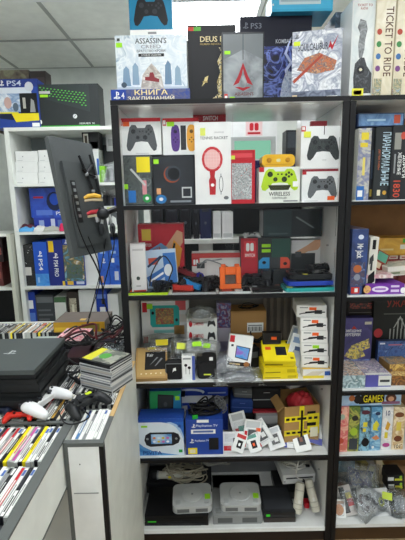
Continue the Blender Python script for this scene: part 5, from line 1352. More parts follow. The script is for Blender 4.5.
bx('board_game_box', 'flat dark board game box on top of the yellow-lettered blue box', 'board game', (344, 391, 396, 394.5), 1.75, gm, .18, M('#6a5a4a'), front=[R(.1, .2, .6, .8, M('#8a8a80'))])
# fifth compartment
Z = Q5
bx('accessory_box', 'blue and white box at left back of bottom right shelf', 'box', (334, 458, 354, 500), 1.88, Z, .1, M('#8ab0c4'), front=[R(0, .6, 1, .95, ART(['#5aa0c8', '#a9cfe0', '#d9e4e8'], 18, 1, 1)), R(0, .1, 1, .55, M('#b9b4a8'))])
for k, (a, b, c, rl, lb) in enumerate(((355, 362, '#c9bd7a', 10, 'left pale yellow box tilted behind the plastic bags'), (362, 369, '#d8d8dc', 14, 'white and navy striped box tilted behind the plastic bags'), (369, 377, '#cfc68a', 14, 'right pale yellow box tilted behind the plastic bags'))):
    bx('card_game_box', lb, 'card game', (a, 463, b, 497), 1.86 + .012 * k, Z + .008, .08, M(c), front=[R(.1, .7, .9, .9, M('#e0dcb4'))] + ([R(.1, .2 + .2 * q, .9, .3 + .2 * q, M('#33406a')) for q in range(3)] if k == 1 else []), roll=rl, group='tilted boxes behind the bags')
bx('card_game_box', 'narrow beige box standing upright on bottom right shelf', 'box', (378, 458, 384, 500), 1.86, Z, .05, M('#cdbfa0'), front=[R(.2, .3, .8, .8, M('#b5a484'))], roll=-5)
bag('kraft paper bag at right back of bottom right shelf', (xy(402, 485, 1.86), 1.87, Z + .03), .14, .2, .05, (1.25, 0, -.1), 51, None, M('#8e6f4e', .8), cat='bag', name='paper_bag')
for k in range(3):
    bx('accessory_box', ('bottom', 'middle', 'top')[k] + ' black box with yellow stripes in the small stack at lower right', 'box', (388 - .5 * k, 496 - 7 * (k + 1), 404, 496 - 7 * k), 1.80, (Z + .07) if k == 0 else o, .08, M('#1d1d20'),
           front=[R(.05, .2, .4, .7, WHITE), R(.45, .2, .9, .5, M('#d8d83a')), ('e', .8, .7, .08, .2, M('#9ad03a'))], group='black and yellow boxes')
    o = bpy.data.objects[[n for n in TOP][-1]]
bx('carton', 'dark carton under the black and yellow boxes', 'carton', (387, 498, 405, 516), 1.80, Z, .1, M('#2c2a2a')) if False else None
BM2 = FILM('#cfd6da', .2, .1, 'clear_bag_dark', .8)


def bagp(label, px, py, Y, W, D, H, rot, seed, content, z, sticker=None):
    p = at(px, py, Y)
    return bag(label, (p.x, p.y, z), W, D, H, rot, seed, content, BM2, sticker)


bagp('clear bag of printed leaflets leaning at back of bottom right shelf', 358, 490, 1.80, .20, .22, .055, (.9, .1, -.3), 61, ART(['#8a6a6a', '#4a5a8a', '#a8a49c', '#6a7a88'], 30, 2, 1), Z + .09)
bagp('clear bag with grey leaflet in the middle of bottom right shelf', 368, 503, 1.74, .19, .15, .05, (.7, 0, .5), 62, ART(['#8a8c90', '#b9bcc0', '#5a5d66', '#8a6a6a'], 30, 2, 2), Z + .05)
bagp('clear bag of dark parts at centre right of bottom right shelf', 386, 503, 1.75, .14, .14, .05, (.6, 0, -.4), 63, M('#3a3f46'), Z + .04, M('#c9dd4a'))
bagp('grey folded plastic bag at right front of bottom right shelf', 399, 506, 1.72, .09, .12, .04, (.8, 0, 0), 64, M('#a4a8b0'), Z + .04)
bagp('clear bag of brown parts at left of bottom right shelf', 342, 492, 1.78, .12, .15, .06, (.8, 0, .2), 65, ART(['#6a5448', '#c4b8ac', '#8a3a34', '#a49484'], 40, 2, 3), Z + .06)
for k, (px, Y, rl, ln, lb) in enumerate((((231, 447, 243, 461), 1.672, 25, .5, 'tiny white chip pack lying at the front edge under the leftmost packs'), ((250, 447, 262, 460), 1.672, -18, .6, 'tiny white chip pack at the front edge left of centre'),
                                         ((277, 436, 290, 448), 1.76, 30, .7, 'tiny white chip pack behind the dark card pack'), ((296, 444, 312, 460), 1.672, -12, .9, 'white pack with dark device lying flat below the tape box'), ((212, 438, 224, 459), 1.73, -6, .3, 'white card pack beside the dark blue box with white label'))):
    x0, y0, x1, y1 = px
    a, b = xy(x0, y1, Y), xy(x1, y1, Y)
    cardpack(lb, ((a + b) / 2, Y, S4 + .001 + abs(math.sin(math.radians(rl))) * (b - a) / 2), b - a, (at(x0, y0, Y).z - at(x0, y1, Y).z) / math.cos(ln), (-ln, math.radians(rl), 0),
             [R(0, 0, 1, 1, WHITE), R(.1, .74, .9, .94, (M('#c23a3a'), M('#4a9a8a'), LGREY, M('#6a6fb8'), M('#5a5d60'))[k]), R(.3, .2, .75, .62, INKB), R(.42, .32, .6, .48, (WHITE, ORA, WHITE, M('#7a4a3a'), WHITE)[k])], group='small white card packs')
PK2 = [((334, 497, 347, 512), 1.70, -6, 'white card pack with brown picture at left front of bottom right shelf', [R(0, 0, 1, 1, M('#ddd8d0')), R(.2, .2, .8, .6, M('#8a6a5a'))]),
       ((333, 510, 346, 523), 1.68, 3, 'white card pack with orange picture lying at lowest left front', [R(0, 0, 1, 1, WHITE), ('e', .5, .45, .35, .3, M('#c98a5a')), R(.1, .75, .9, .9, M('#b5a090'))]),
       ((345, 500, 358, 521), 1.69, -14, 'black and red card pack with yellow sticker on bottom right shelf', [R(0, 0, 1, 1, M('#c9c4c0')), R(.1, .1, .5, .95, INKB), R(.5, .3, .95, .6, RED), R(.5, .55, .9, .75, M('#e0cc3a'))]),
       ((358, 504, 376, 523), 1.69, 4, 'plain white card pack at middle front of bottom right shelf', [R(0, 0, 1, 1, M('#e4e6e6')), R(.15, .2, .85, .7, M('#d2d5d6'))]),
       ((376, 503, 391, 522), 1.69, -3, 'white card pack with a round grey and lime disc', [R(0, 0, 1, 1, M('#dcdee0')), ('e', .5, .5, .38, .36, M('#b9bdc0')), ('e', .5, .5, .2, .18, M('#d3dd3a')), ('e', .5, .5, .08, .07, DGREY)]),
       ((391, 512, 406, 523), 1.69, 0, 'dark card pack with lime sticker at right front corner', [R(0, 0, 1, 1, M('#3a3d40')), ('p', [(.2, .3), (.5, .7), (.9, .4), (.6, .2)], M('#cfd93a'))])]
for px, Y, rl, lb, ops in PK2:
    x0, y0, x1, y1 = px
    a, b = xy(x0, y1, Y), xy(x1, y1, Y)
    ln = .5
    hgt = (at(x0, y0, Y).z - at(x0, y1, Y).z) / math.cos(ln)
    cardpack(lb, ((a + b) / 2, Y, Z + .001 + abs(math.sin(math.radians(rl))) * (b - a) / 2), (b - a), hgt, (-ln, math.radians(rl), 0), ops, group='card packs on the bottom right shelf', blister=(.15, .15, .85, .8, FILM('#eef2f4', .12, .08, 'blister_plastic')))

# ------------------------------------------------------------------ rack at the back left
bx('console_box', 'blue and white console box with game pictures and yellow band on the rack top', 'console box', (-8, 79, 39, 129), 2.72, RT, .12, M('#27408f'),
   front=[R(0, 0, 1, 1, M('#2a489c')), R(0, .84, 1, 1, M('#273a82')), R(0, .71, .86, .83, M('#d9e0ea')), ('ps', .2, .86, .3, .98, WHITE), T('PS4', .36, .86, .66, .97, M('#c9d2e4')), R(0, .33, .6, .71, ART(['#c4d4e6', '#7a98c0', '#e6ecf2', '#9ab0cc'], 10, 1.5, 2)), ('e', .34, .52, .08, .12, M('#c9a8a0')), ('e', .5, .43, .06, .09, M('#5a6a7a')),
          R(.6, .3, .97, .71, M('#15171b')), R(.66, .4, .72, .62, M('#b9b7ae')), ('p', [(.8, .32), (.92, .32), (.9, .55), (.84, .6)], M('#9a9c9a')), R(.0, .3, .55, .33, M('#e6d93a')), ('p', [(.4, .3), (.98, .3), (.98, .15), (.48, .12)], M('#f0dc22')), ('p', [(0, .3), (.4, .3), (.45, .16), (0, .22)], M('#1a2440')), ('e', .82, .84, .09, .1, M('#d0d4dc')), R(.82, .02, .98, .1, WHITE)])
bx('console_box', 'black console box with a green dotted slanted pattern on the rack top', 'console box', (38, 84, 99, 125), 2.73, RT, .14, M('#25292a'),
   front=[R(0, 0, 1, 1, M('#2a2f30')), ('p', [(0, .98), (.85, .98), (.85, .35), (0, .72)], M('#31393a'))] + [('e', .06 + .058 * i + .029 * (j % 2), .93 - .058 * j - .012 * i, .016, .012, M('#5fbf4a')) for j in range(6) for i in range(13) if .93 - .058 * j - .012 * i > .72 - .022 * i + .02] +
         [T('1TB', .06, .78, .18, .86, LGREY) if False else R(.04, .78, .22, .84, LGREY), R(.05, .7, .18, .76, GRN), ('e', .6, .25, .035, .052, M('#d8dcdc')), ('p', [(.58, .22), (.62, .28), (.615, .285), (.575, .225)], M('#2a2f30')), T('SERIES X', .66, .06, .92, .1, M('#d0d4d4')), R(.0, .0, 1, .04, M('#3fae3a')), ('e', .03, .13, .02, .05, WHITE)], right=[R(0, 0, 1, 1, M('#1d2021'))], yaw=0)
bx('accessory_box', 'brown printed box behind the blue console box on rack top', 'box', (-6, 70, 30, 110), 2.90, RT, .1, M('#4a3f3a'), front=[R(0, .2, 1, 1, ART(['#3a3430', '#6a5f52', '#8a8a70', '#4a4038'], 12, 1, 3))])
bx('accessory_box', 'dark grey box behind the black console box on rack top', 'box', (31, 71, 47, 110), 2.90, RT, .1, M('#3c3634'), front=[R(.1, .5, .9, .9, M('#4a4240'))])
nm = [['bottom', 'middle', 'top'], ['left', 'right']]
for ci, (a, b) in enumerate(((15.5, 38), (38.5, 58))):
    pv = R1
    for r in range(3):
        o = bx('console_carton', '%s white carton of the %s stack on the first rack shelf' % (nm[0][r], nm[1][ci]), 'carton', (a, 183 - 10.6 * (r + 1) - (1.2 if ci else 0) * (r == 2), b, 183 - 10.6 * r - (0)), 2.74, pv, .24, M('#dfe1de'), front=[R(.02, .04, .98, .96, M('#e6e8e5')), R(.3, .45, .34, .55, GREY), R(.06, .1, .3, .16, LGREY)], group='white cartons on the first rack shelf')
        pv = o
sx = bx('accessory_box', 'small black box with a white framed icon on the rack shelf', 'box', (82, 131, 99, 142), 2.80, R1 + .225, .1, M('#1b1c1e'), front=[R(.08, .2, .36, .85, M('#d8d6cc')), R(.14, .3, .3, .75, M('#4a4238'))])
bx('carton', 'white carton under the small black box on the rack', 'carton', (83, 142, 99, 183), 2.80, R1, .14, M('#d9dbd9'), front=[R(.86, .2, 1, .6, M('#3a62b4')), R(.1, .1, .7, .2, LGREY)])
bx('accessory_box', 'lime green small box beside the white carton on the rack', 'box', (99.5, 166, 105, 183), 2.76, R1, .08, M('#8fd62a'))
bagpx('clear bag of black cables hanging at right of the first rack shelf', 110, 178, 2.80, .14, .24, .06, 1.3, 0, 71, M('#2c2e31'), z=R1 + .02)
bx('accessory_box', 'white accessory box at right end of the first rack shelf', 'box', (106, 134, 116, 145), 2.90, R1 + .22, .08, WHITE, front=[R(.2, .3, .8, .7, LGREY)])
bx('carton', 'dark carton behind the clear cable bag on the rack', 'carton', (104, 145, 117, 183), 2.92, R1, .1, M('#3a3c3e'))
# second rack shelf
hb = bx('accessory_box', 'deep blue box striped with pictures under the headset box', 'box', (34, 217.5, 68, 228), 2.80, R2 + .001, .16, M('#22389a'), front=[R(0, 0, 1, 1, M('#2a40a4')), R(.15, .2, .3, .8, M('#9ab0dc')), R(.5, .1, .62, .9, M('#c9d2e8')), R(.7, .2, .85, .8, M('#5a70b4'))])
bx('headset_box', 'blue boxed dark headset on the second rack shelf', 'boxed headset', (30, 188, 66, 217.5), 2.80, hb, .16, M('#1b3a9e'), front=[R(0, 0, 1, 1, ART(['#1b3ea8', '#2450c0', '#18348e'], 8, 1, 2)), R(.1, .66, .38, .72, M('#c42a3a')), ('e', .68, .55, .22, .32, M('#18234a')), ('e', .68, .62, .13, .2, M('#2450c0')), R(.15, .08, .6, .26, M('#5a7ad0')), T('PS4', .7, .08, .95, .2, WHITE)], left=[R(0, 0, 1, 1, M('#162a6e'))])
for k, (px, py, W, D, H, c, lb) in enumerate(((26, 228, .12, .08, .045, '#5a2f3a', 'maroon folded cloth at left of the second rack shelf'), (29, 233, .13, .06, .03, '#5aa4d8', 'light blue cloth bundle at front of the second rack shelf'), (41, 232, .08, .06, .035, '#d9dad6', 'white cloth bundle in the middle of the second rack shelf'),
                                          (52, 232, .11, .06, .03, '#a4a89c', 'grey cloth bundle in front of the striped blue box'), (66, 231, .08, .06, .05, '#d4305e', 'pink cloth bundle at right of the grey one'))):
    bag(lb, (xy(px, py, 2.74), 2.76 if k == 0 else 2.735, R2 + .001), W, D, H, (0, 0, .1 * k), 80 + k, None, M(c, .8), cat='cloth', name='cloth_bundle', group='cloth bundles on the second rack shelf')
bx('accessory_box', 'black box with two white discs on the second rack shelf', 'box', (92, 187, 106, 205), 2.76, R2 + .14, .1, M('#1a1b1e'), front=[('e', .28, .62, .12, .12, LGREY), ('e', .68, .64, .12, .12, LGREY), R(.2, .15, .8, .3, M('#2c2e33'))])
bx('accessory_box', 'narrow dark boxes right of the black disc box on the rack', 'box', (106.5, 185, 117, 205), 2.78, R2 + .14, .1, M('#24262c'), front=[R(.3, .1, .5, .9, M('#55585f')), R(.7, .1, .9, .5, M('#2a3a9a'))])
hx = bx('headset_box', 'white box with a grey headset picture at right of second rack shelf', 'boxed headset', (103, 206, 119, 234), 2.75, R2, .12, M('#dfe2df'), front=[R(.3, .8, .8, .95, M('#d3e08a')), R(.05, .0, .95, .12, M('#c9d0c4')), ('p', [(.3, .2), (.5, .75), (.8, .8), (1, .5), (1, .2), (.85, .2), (.82, .5), (.6, .6), (.45, .2)], M('#5a5f62'))])
bx('carton', 'dark carton under the black disc box on the rack', 'carton', (91, 206, 102.5, 234), 2.78, R2, .1, M('#33363a'))
# third rack shelf
bx('console_box', 'black and white console box at left of the third rack shelf', 'console box', (19, 245, 34, 287), 2.74, R3, .25, M('#1b1b1c'), front=[R(0, 0, 1, 1, ART(['#141415', '#26272a', '#1a1a1c', '#d8d8d4'], 26, 2, 3, hard=True)), R(.2, .26, .8, .46, M('#d4d2cc')), T('BLACK', .2, .8, .4, .95, GREY, -90) if False else R(.2, .8, .35, .95, GREY)])
bx('console_box', 'bright blue console box with white vertical lettering on the third rack shelf', 'console box', (34.5, 242, 48, 287), 2.73, R3, .28, M('#1f52bc'), front=[R(0, 0, 1, 1, M('#2458c4')), R(0, 0, 1, .28, ART(['#2f78d4', '#4a9ae0', '#2458c4'], 14, 1, 2)), T('PS4', .32, .36, .62, .62, WHITE, -90), ('ps', .3, .66, .66, .8, WHITE), R(.15, .08, .3, .2, M('#9ac4ec'))])
bx('console_box', 'dark blue console box with a yellow corner on the third rack shelf', 'console box', (48.5, 240, 63.5, 287), 2.73, R3, .28, M('#1f2a72'), front=[R(0, 0, 1, 1, M('#243080')), R(.08, .74, .42, .98, M('#f0c81f')), T('PS4 PRO', .36, .2, .64, .56, WHITE, -90), ('ps', .34, .6, .7, .72, WHITE), R(.84, .0, 1, .1, M('#e0c23a'))])
bx('console_box', 'blue console box with a mountain game picture on the third rack shelf', 'console box', (64, 239, 84, 287), 2.72, R3, .28, M('#22409c'), front=[R(0, .88, 1, 1, M('#22409c')), ('ps', .1, .9, .24, .99, WHITE), R(.0, .1, 1, .88, ART(['#8fb8cc', '#5a8aa0', '#4a5a4a', '#a58a5a', '#dfe8e8'], 14, 1.5, 5)), R(.1, .16, .9, .46, ART(['#2c3a3a', '#5a6a4a', '#3a5a6a', '#8a6a4a'], 40, 2, 6)), R(.1, .02, .4, .1, M('#e0b43a')), R(.55, .03, .95, .09, M('#c9d2e4'))])
bx('carton', 'plain white carton right of the mountain picture console box', 'carton', (84.5, 245, 98, 287), 2.74, R3, .2, M('#e2e4e2'))
for k, (a, b, lb) in enumerate(((98.5, 109, 'left blue box with white emblem at right of third rack shelf'), (109.5, 119.5, 'right blue box with white label at right of third rack shelf'))):
    bx('console_box', lb, 'console box', (a, 240, b, 287), 2.73, R3, .2, M('#2048ac'), front=[R(0, 0, 1, 1, ART(['#2450b8', '#2f66cc', '#1b3f9c'], 14, 1, k)), R(.2, .7, .7, .76, M('#9ab8e0')), ('ps', .3, .48, .7, .6, WHITE) if k == 0 else R(.45, .1, .85, .3, M('#c9d2e0')), R(.15, .05, .4, .2, M('#c98a6a')) if k == 0 else R(.2, .5, .5, .6, WHITE), R(.2, .84, .8, .9, M('#5a80c8'))])
# fourth rack shelf
for a, y, b, c, ops, lb in ((25, 292, 36.5, '#2242a8', [R(.3, .6, .8, .8, WHITE), R(.2, .3, .9, .5, M('#5a80d0'))], 'blue box with white label on the lowest visible rack shelf'), (37, 295, 55, '#3c4044', [R(.05, .8, .95, .95, M('#6a6f73'))] + lines(.1, .1, .9, .7, 5, M('#5f6468')), 'dark grey printed box on the lowest visible rack shelf'),
                            (55.5, 297, 67, '#dadcd6', [R(0, .85, 1, 1, M('#4a6a4a'))], 'white box with green top band on the lowest visible rack shelf'), (68, 292, 79.5, '#3a3430', [R(.2, .4, .8, .85, ART(['#8a8474', '#c9c0a8', '#4a4038'], 40, 2, 1)), R(.4, .5, .6, .7, M('#e0dcc8'))], 'dark box with round picture on the lowest visible rack shelf'),
                            (80, 290, 96.5, '#e4e6e4', [], 'plain white box on the lowest visible rack shelf'), (97, 290, 108, '#2242a8', [R(.3, .3, .8, .6, WHITE), R(.1, .8, .9, .9, M('#6a8ad4'))], 'blue box with square label on the lowest visible rack shelf'), (108.5, 294, 119, '#dfe1df', [R(.1, .1, .9, .3, LGREY)], 'white carton at right end of the lowest visible rack shelf')):
    bx('accessory_box', lb, 'box', (a, y, b, 335), 2.74, R4, .2, M(c), front=ops)
for k, (y0, y1, c, z) in enumerate(((262, 283, '#5a2a2a', 1.048), (238, 261, '#2a1a1c', None))):
    bx('accessory_box', ('dark red box on the far left dark rack', 'black red box stacked on the far left dark rack')[k], 'box', (-14, y0, 2.5, y1), 2.75, z if z else o2_, .15, M(c), front=[R(.1, .3, .9, .6, M('#8a4a44'))])
    o2_ = bpy.data.objects[list(TOP)[-1]]

# ------------------------------------------------------------------ monitor seen from behind
A_, B_, C_, D_ = at(46, 139, 1.75), at(93, 141, 2.02), at(108, 238, 1.98), at(77, 260, 1.71)
cen = (A_ + B_ + C_ + D_) / 4
dn = ((D_ - A_) + (C_ - B_)).normalized()
wx = ((B_ - A_) + (C_ - D_))
wx = (wx - dn * wx.dot(dn)).normalized()
nr = wx.cross(-dn).normalized()      # normal of the back, toward the viewer
if nr.y > 0:
    nr = -nr
Wm = ((B_ - A_).length + (C_ - D_).length) / 2 * .98
Hm = ((D_ - A_).length + (C_ - B_).length) / 2 * 1.05
cen = cen + dn * .012
t = empty('monitor', cen, 'dark grey flat monitor hung upright and seen from behind at left', 'monitor')
rot = Matrix((wx, -dn, wx.cross(-dn))).transposed()
t.rotation_euler = rot.to_euler()
sg = 1 if (wx.cross(-dn)).dot(nr) > 0 else -1
MG = M('#4d5152', .45)


def mbx(name, mm, *bs):
    mb = MB()
    for a, b, c, d, e, f in bs:
        mb.box(a, b, c, d, min(sg * e, sg * f), max(sg * e, sg * f), mm)
    return mb.build(name, t)


mb = MB(); mb.rprism(0, 0, Wm, Hm, .012, min(0, -sg * .022), max(0, -sg * .022), MG); bevel(mb.build('back_shell', t), .006, 3)
mbx('raised_back', M('#474b4c', .45), (-Wm * .36, Wm * .42, -Hm * .42, Hm * .30, 0, .012))
mbx('screen', M('#0c0d0f', .1), (-Wm * .46, Wm * .46, -Hm * .46, Hm * .46, -.0235, -.022))
mbx('connector_recess', M('#1c1d1f'), (-Wm * .28, -Wm * .17, -Hm * .22, Hm * .14, .0122, .0135))
for q in range(6):
    mbx('port', M('#9a9d9e', .3, .6), (-Wm * .255, -Wm * .20, Hm * (.10 - .055 * q), Hm * (.125 - .055 * q), .0135, .0165))
mb = MB()
P3 = lambda u, v, w=.02: (u * Wm, v * Hm, sg * w)
for a, b in (((.02, .36), (.12, .2)), ((.12, .2), (.34, .3)), ((.30, .38), (.34, .18)), ((.12, .2), (.2, .05)), ((.34, .18), (.36, -.02)), ((.16, .2), (.34, .18)), ((.05, .24), (.12, .2)), ((.2, .05), (.36, -.02))):
    mb.tube([P3(*a), P3(*b)], .006, INKB, 8)
mb.build('mount_bracket', t)
for (u, v) in ((.12, .2), (.34, .18), (.36, -.02), (.2, .05)):
    mb = MB(); mb.T = Matrix.Translation(P3(u, v, .02)); mb.ell((0, 0, 0), (.011, .011, .008), GREY, 10, 6); mb.build('screw', t, True)
# arm to the cabinet side
inv = t.matrix_world if False else (Matrix.Translation(cen) @ rot.to_4x4()).inverted()
p0 = Vector(P3(.30, -.12, .02)); p1 = inv @ at(103, 214, 1.80); p2 = inv @ Vector((-.342, 1.86, at(112, 205, 1.86).z))
mb = MB(); mb.tube([p0, p1], .016, INKB, 10); mb.tube([p1, p2], .013, INKB, 10); mb.build('arm', t)
mb = MB(); mb.T = Matrix.Translation(p1); mb.ell((0, 0, 0), (.026, .026, .03), M('#202225'), 12, 8); mb.build('arm_joint', t, True)
for k, (px, py, c, lb) in enumerate(((91, 197, '#d8a83a', 'yellow handled clamp on the arm behind the monitor'), (94, 213, '#b5303a', 'red handled clamp under the yellow one behind the monitor'))):
    p = at(px, py, 1.82)
    c_ = empty('clamp', p, lb, 'clamp', 'spring clamps behind the monitor')
    mb = MB(); mb.tube([(-.03, 0, -.004), (-.01, 0, .004), (.02, 0, .006), (.045, 0, 0)], [.007, .010, .010, .008], M(c, .4), 10); mb.build('handle', c_, True)
    mb = MB(); mb.tube([(-.03, .004, -.016), (0, .004, -.012), (.05, .004, -.014)], .006, M('#d9c9a4'), 8); mb.build('jaw', c_, True)
t = empty('headset', (at(109, 222, 1.9).x - .005, 1.90, at(109, 232, 1.9).z), 'white and grey headset hanging beside the monitor arm', 'headset')
mb = MB(); mb.tube([(-.03 + .03 * (1 - math.cos(q / 10 * PI)) * .8, 0, .06 * math.sin(q / 10 * PI) * 1.2 + .02) for q in range(11)], .007, M('#d9dbda', .4), 8); mb.build('headband', t, True)
for s in (0, 1):
    mb = MB(); mb.ell((-.03 + .05 * s, 0, .015), (.014, .024, .028), M('#4a4d50', .5), 12, 8); mb.build('ear_cup', t, True)
mb = MB(); mb.rprism(-.055, .07, .026, .045, .005, -.01, .01, M('#d2d4d4'), 'y'); mb.build('hook', t)

# ------------------------------------------------------------------ cables hanging to the counter
CZ = CT + .01
for k, (pts, r_) in enumerate((([(72, 195, 1.72), (76, 220, 1.70), (86, 246, 1.72), (97, 268, 1.75), (102, 285, 1.80), (103, 300, 1.85)], .0035), ([(88, 236, 1.8), (98, 262, 1.85), (99, 285, 1.9), (93, 305, 1.95), (88, 322, 1.98)], .0025), ([(112, 226, 1.87), (114, 245, 1.9), (108, 270, 1.9), (103, 295, 1.92), (110, 318, 1.94)], .003),
                               ([(106, 238, 1.9), (101, 268, 1.95), (96, 290, 1.98), (90, 314, 2.0)], .0022))):
    wire(('thick black cable hanging from the monitor ports', 'thin black cable hanging nearest the plain white carton', 'black cable hanging from the arm beside the cabinet edge', 'thin black cable crossing behind the thick monitor cable')[k], [tuple(at(*q)) for q in pts], r_, INKB, 'hanging_cable', 'cable', 'cables hanging from the monitor')
bd = empty('folded_board', (at(82, 318, 2.0).x - .03, 2.02, CT + .001), 'grey brown flat box with a mustard front lying at back of the counter', 'box')
mb = MB(); mb.box(-.13, .14, 0, .19, 0, .055, M('#6f665f', .7), {'front': M('#c9992a')}); mb.deco(((-.13, 0, 0), (1, 0, 0), (0, 0, 1), (0, -1, 0)), .27, .055, [R(.02, .1, .5, .5, M('#e0b83a')), R(.55, .2, .9, .8, M('#8a7a3a'))]); mb.build('body', bd)
mb = MB(); mb.box(.0, .03, .03, .06, .0552, .0560, GOLD); mb.build('emblem', bd)
pk = empty('board_game_box', (at(70, 334, 1.86).x, 1.78, CT + .001), 'black edged box with pink white cover lying on the counter', 'box', None, (math.radians(4), 0, -.12))
mb = MB(); mb.box(-.065, .075, 0, .17, 0, .035, INKB); bevel(mb.build('body', pk), .002)
mb = MB(); mb.deco(((-.065, 0, .035), (1, 0, 0), (0, 1, 0), (0, 0, 1)), .14, .17, [R(.02, .1, .98, .98, ART(['#e6a4b0', '#f0d4d6', '#d86a7a', '#f4eae6'], 20, 2, 3)), R(.3, .4, .7, .6, M('#f2e6e4'))]); mb.build('cover_print', pk)
slab('folder', 'pale grey green flat folder lying behind the consoles', 'folder', at(25, 338, 1.75).x - .02, at(57, 338, 1.75).x, 1.73, 1.93, CT + .001, .012, M('#a9b5ac', .4), LGREY, .004, parts=[('cover_print', .05, .05, .95, .95, M('#b4beb4', .4), .0006)])
slab('folder', 'white flat folder lying left of the pale grey green folder', 'folder', at(-5, 338, 1.7).x, at(24, 340, 1.7).x - .025, 1.66, 1.8, CT + .001, .012, M('#d9dbd8', .4), LGREY, .004, parts=[('label', .1, .1, .5, .6, WHITE, .0006)])
for k, (a, b, y, c) in enumerate(((62, 88, 1.60, '#2a1c1e'), (86, 108, 1.66, '#6e2428'))):
    slab('game_case', ('dark case with red edge lying right of the consoles', 'red and black case lying under the cables')[k], 'game case', at(a, 350, y).x, at(b, 350, y).x, y, y + .17, CT + .001, .03, M('#1b1b1e', .3), M(c), .004, parts=[('cover_print', .05, .05, .95, .95, M('#3a2224', .3), .0006)])
for k in range(6):
    g = random.Random(90 + k)
    pts = [(-.66 + g.uniform(-.03, .03), 1.62 + .03 * k, CT + .035 + .01 * k)]
    for q in range(5):
        pts.append((-.62 + .055 * q + g.uniform(-.02, .02), 1.64 + .03 * k + g.uniform(-.06, .08), CT + .05 + g.uniform(0, .06)))
    pts.append((-.37, 1.80 + .03 * k, CT + .06 + .015 * k))
    wire(('first', 'second', 'third', 'fourth', 'fifth', 'sixth')[k] + ' nearest cable of the black and red tangle on the counter', pts, .004 if k % 2 else .0055, M(('#141416', '#17171a', '#4a1a1c', '#141416', '#561e20', '#1b1b1e')[k], .4), 'tangled_cable', 'cable', 'cable tangle on the counter')
coil('black cable coil by the cabinet edge on the counter', (-.44, 1.96, CT), .075, .10, .10, INKB, .004, 7, 97)
bag('clear bag with blue grey contents behind the case stack', (-.425, 1.68, CT + .003), .13, .13, .05, (.15, 0, .1), 98, M('#8fa0ac'), BAGM)
# stack of game cases
pz = CT + .0005
a0 = math.radians(-27)
SL = ['lowest', 'second', 'third', 'fourth', 'fifth', 'sixth', 'seventh', 'eighth']
for k in range(8):
    mb = MB()
    body = (M('#c4c6c6', .25), M('#a4a7a8', .25), M('#d4d5d3', .25), M('#8c8f92', .25))[k % 4] if k < 7 else M('#17181a', .3)
    mb.box(-.073, .073, -.062, .062, 0, .0138, body)
    mb.deco(((-.073, -.062, 0), (1, 0, 0), (0, 0, 1), (0, -1, 0)), .146, .0138, [R(.02, .25, .98, .75, (M('#3a3d40'), M('#d8d8d4'), M('#6a6d70'), M('#b9b2a8'))[(k * 3) % 4])] if k < 7 else [])
    mb.deco(((.073, -.062, 0), (0, 1, 0), (0, 0, 1), (1, 0, 0)), .124, .0138, [R(.02, .3, .98, .7, (M('#2c2e30'), M('#8a8d90'), M('#c9c9c4'))[k % 3])])
    if k == 7:
        mb.deco(((-.073, -.062, .0138), (1, 0, 0), (0, 1, 0), (0, 0, 1)), .146, .124, [R(.03, .08, .97, .97, ART(['#8a8c80', '#5a5f5a', '#b9b8a8', '#6a7a5a'], 16, 2, 3)), ('p', [(.03, .08), (.34, .08), (.24, .97), (.03, .97)], M('#d8d43a')), ('e', .5, .5, .16, .2, M('#5aa44a')), R(.72, .3, .9, .7, M('#a4a69c'))])
    o = mb.build('game_case', None, False, (-.37 + rnd.uniform(-.003, .003), 1.42 + rnd.uniform(-.003, .003), pz + .0141 * k), (0, 0, a0 + rnd.uniform(-.03, .03)))
    tag(o, ('topmost case with yellow green cover in the flat stack by the cabinet' if k == 7 else SL[k] + ' grey-edged game case from the bottom in the flat stack by the cabinet'), 'game case', 'flat stack of game cases by the cabinet')
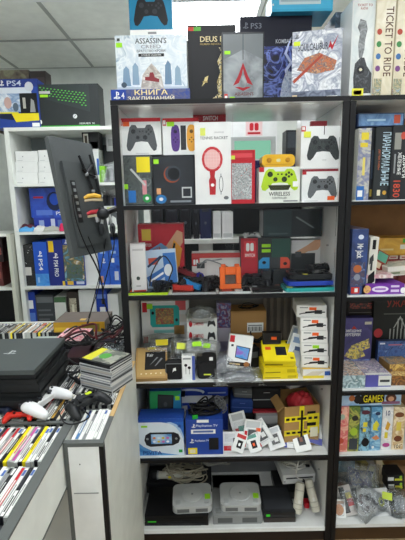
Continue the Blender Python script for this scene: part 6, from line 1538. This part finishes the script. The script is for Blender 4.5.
# consoles
MK = M('#1d1f20', .42)
zc = CT + .0005
for k in range(3):
    x1 = -.545 + (0, .006, 0)[k]
    W, D = .295, .29
    t = empty('game_console', (x1 - W / 2, 1.205 + D / 2 + (.0, .012, 0)[k], zc), ('bottom', 'middle', 'top')[k] + ' black slab game console in the stack of three on the counter', 'game console', 'stack of black consoles on the counter')
    lay = ((0, .015), (.019, .034), (.038, .053))
    for q, (a, b) in enumerate(lay):
        i_ = .004 * (q == 1)
        mb = MB()
        sk = .006 * (q - 1)
        mb.prism([(-W / 2 + i_, -D / 2 + i_ - sk), (W / 2 - i_, -D / 2 + i_ - sk), (W / 2 - i_, D / 2 - i_), (-W / 2 + i_, D / 2 - i_)], a, b, M('#4a504f', .45, 0, .02) if (q == 2 and k == 2) else MK)  # uppermost layer coloured lighter to carry the sheen on the black top
        bevel(mb.build('layer', t), .0015)
    mb = MB(); mb.box(-W / 2 + .012, W / 2 - .012, -D / 2 + .014, D / 2 - .01, .001, .05, INKB); mb.build('core', t)
    mb = MB(); mb.box(.02, .12, -D / 2 + .0125, -D / 2 + .014, .035, .038, M('#050506')); mb.build('disc_slot', t)
    if k == 2:
        mb = MB(); mb.deco(((-.02, -.014, .053), (1, 0, 0), (0, 1, 0), (0, 0, 1)), .045, .035, [('ps', 0, 0, 1, 1, M('#b9c0c0'))]); mb.build('logo', t)
    zc += .0535
gamepad('white gamepad lying on the game cases of the counter', (-.545, 1.245, CT + .008), (.05, .05, math.radians(76)), M('#e6e8e8', .35), M('#33363a'), k=1.02)
gamepad('black gamepad with lime sticker beside the white gamepad on the counter', (-.40, 1.24, CT + .004), (.05, -.03, math.radians(50)), M('#1d1f21', .35), M('#101113'), light=M('#c4dc2a'), k=.88)
gamepad('red gamepad at the rim of the jutting tray', (-.60, 1.185, CT + .002), (.0, .0, math.radians(8)), M('#cf2f22', .4), M('#3a1c1c'), k=.55)
gamepad('black and navy gamepad with lime sticker at the left picture edge', (-.70, 1.20, CT + .004), (.1, .1, math.radians(20)), M('#1c2236', .4), M('#101113'), k=.8, light=M('#c4dc2a'))
wire('black thin cable of the black gamepad curling on the counter', [(-.47, 1.18, CT + .03), (-.44, 1.14, CT + .012), (-.40, 1.135, CT + .01), (-.37, 1.17, CT + .012), (-.40, 1.2, CT + .02)], .0025, INKB)
wire('black cable bundle running right of the consoles', [(-.60, 1.60, CT + .05), (-.52, 1.56, CT + .02), (-.47, 1.60, CT + .05), (-.50, 1.50, CT + .02), (-.53, 1.47, CT + .015), (-.49, 1.43, CT + .012)], .004, M('#19191b'))
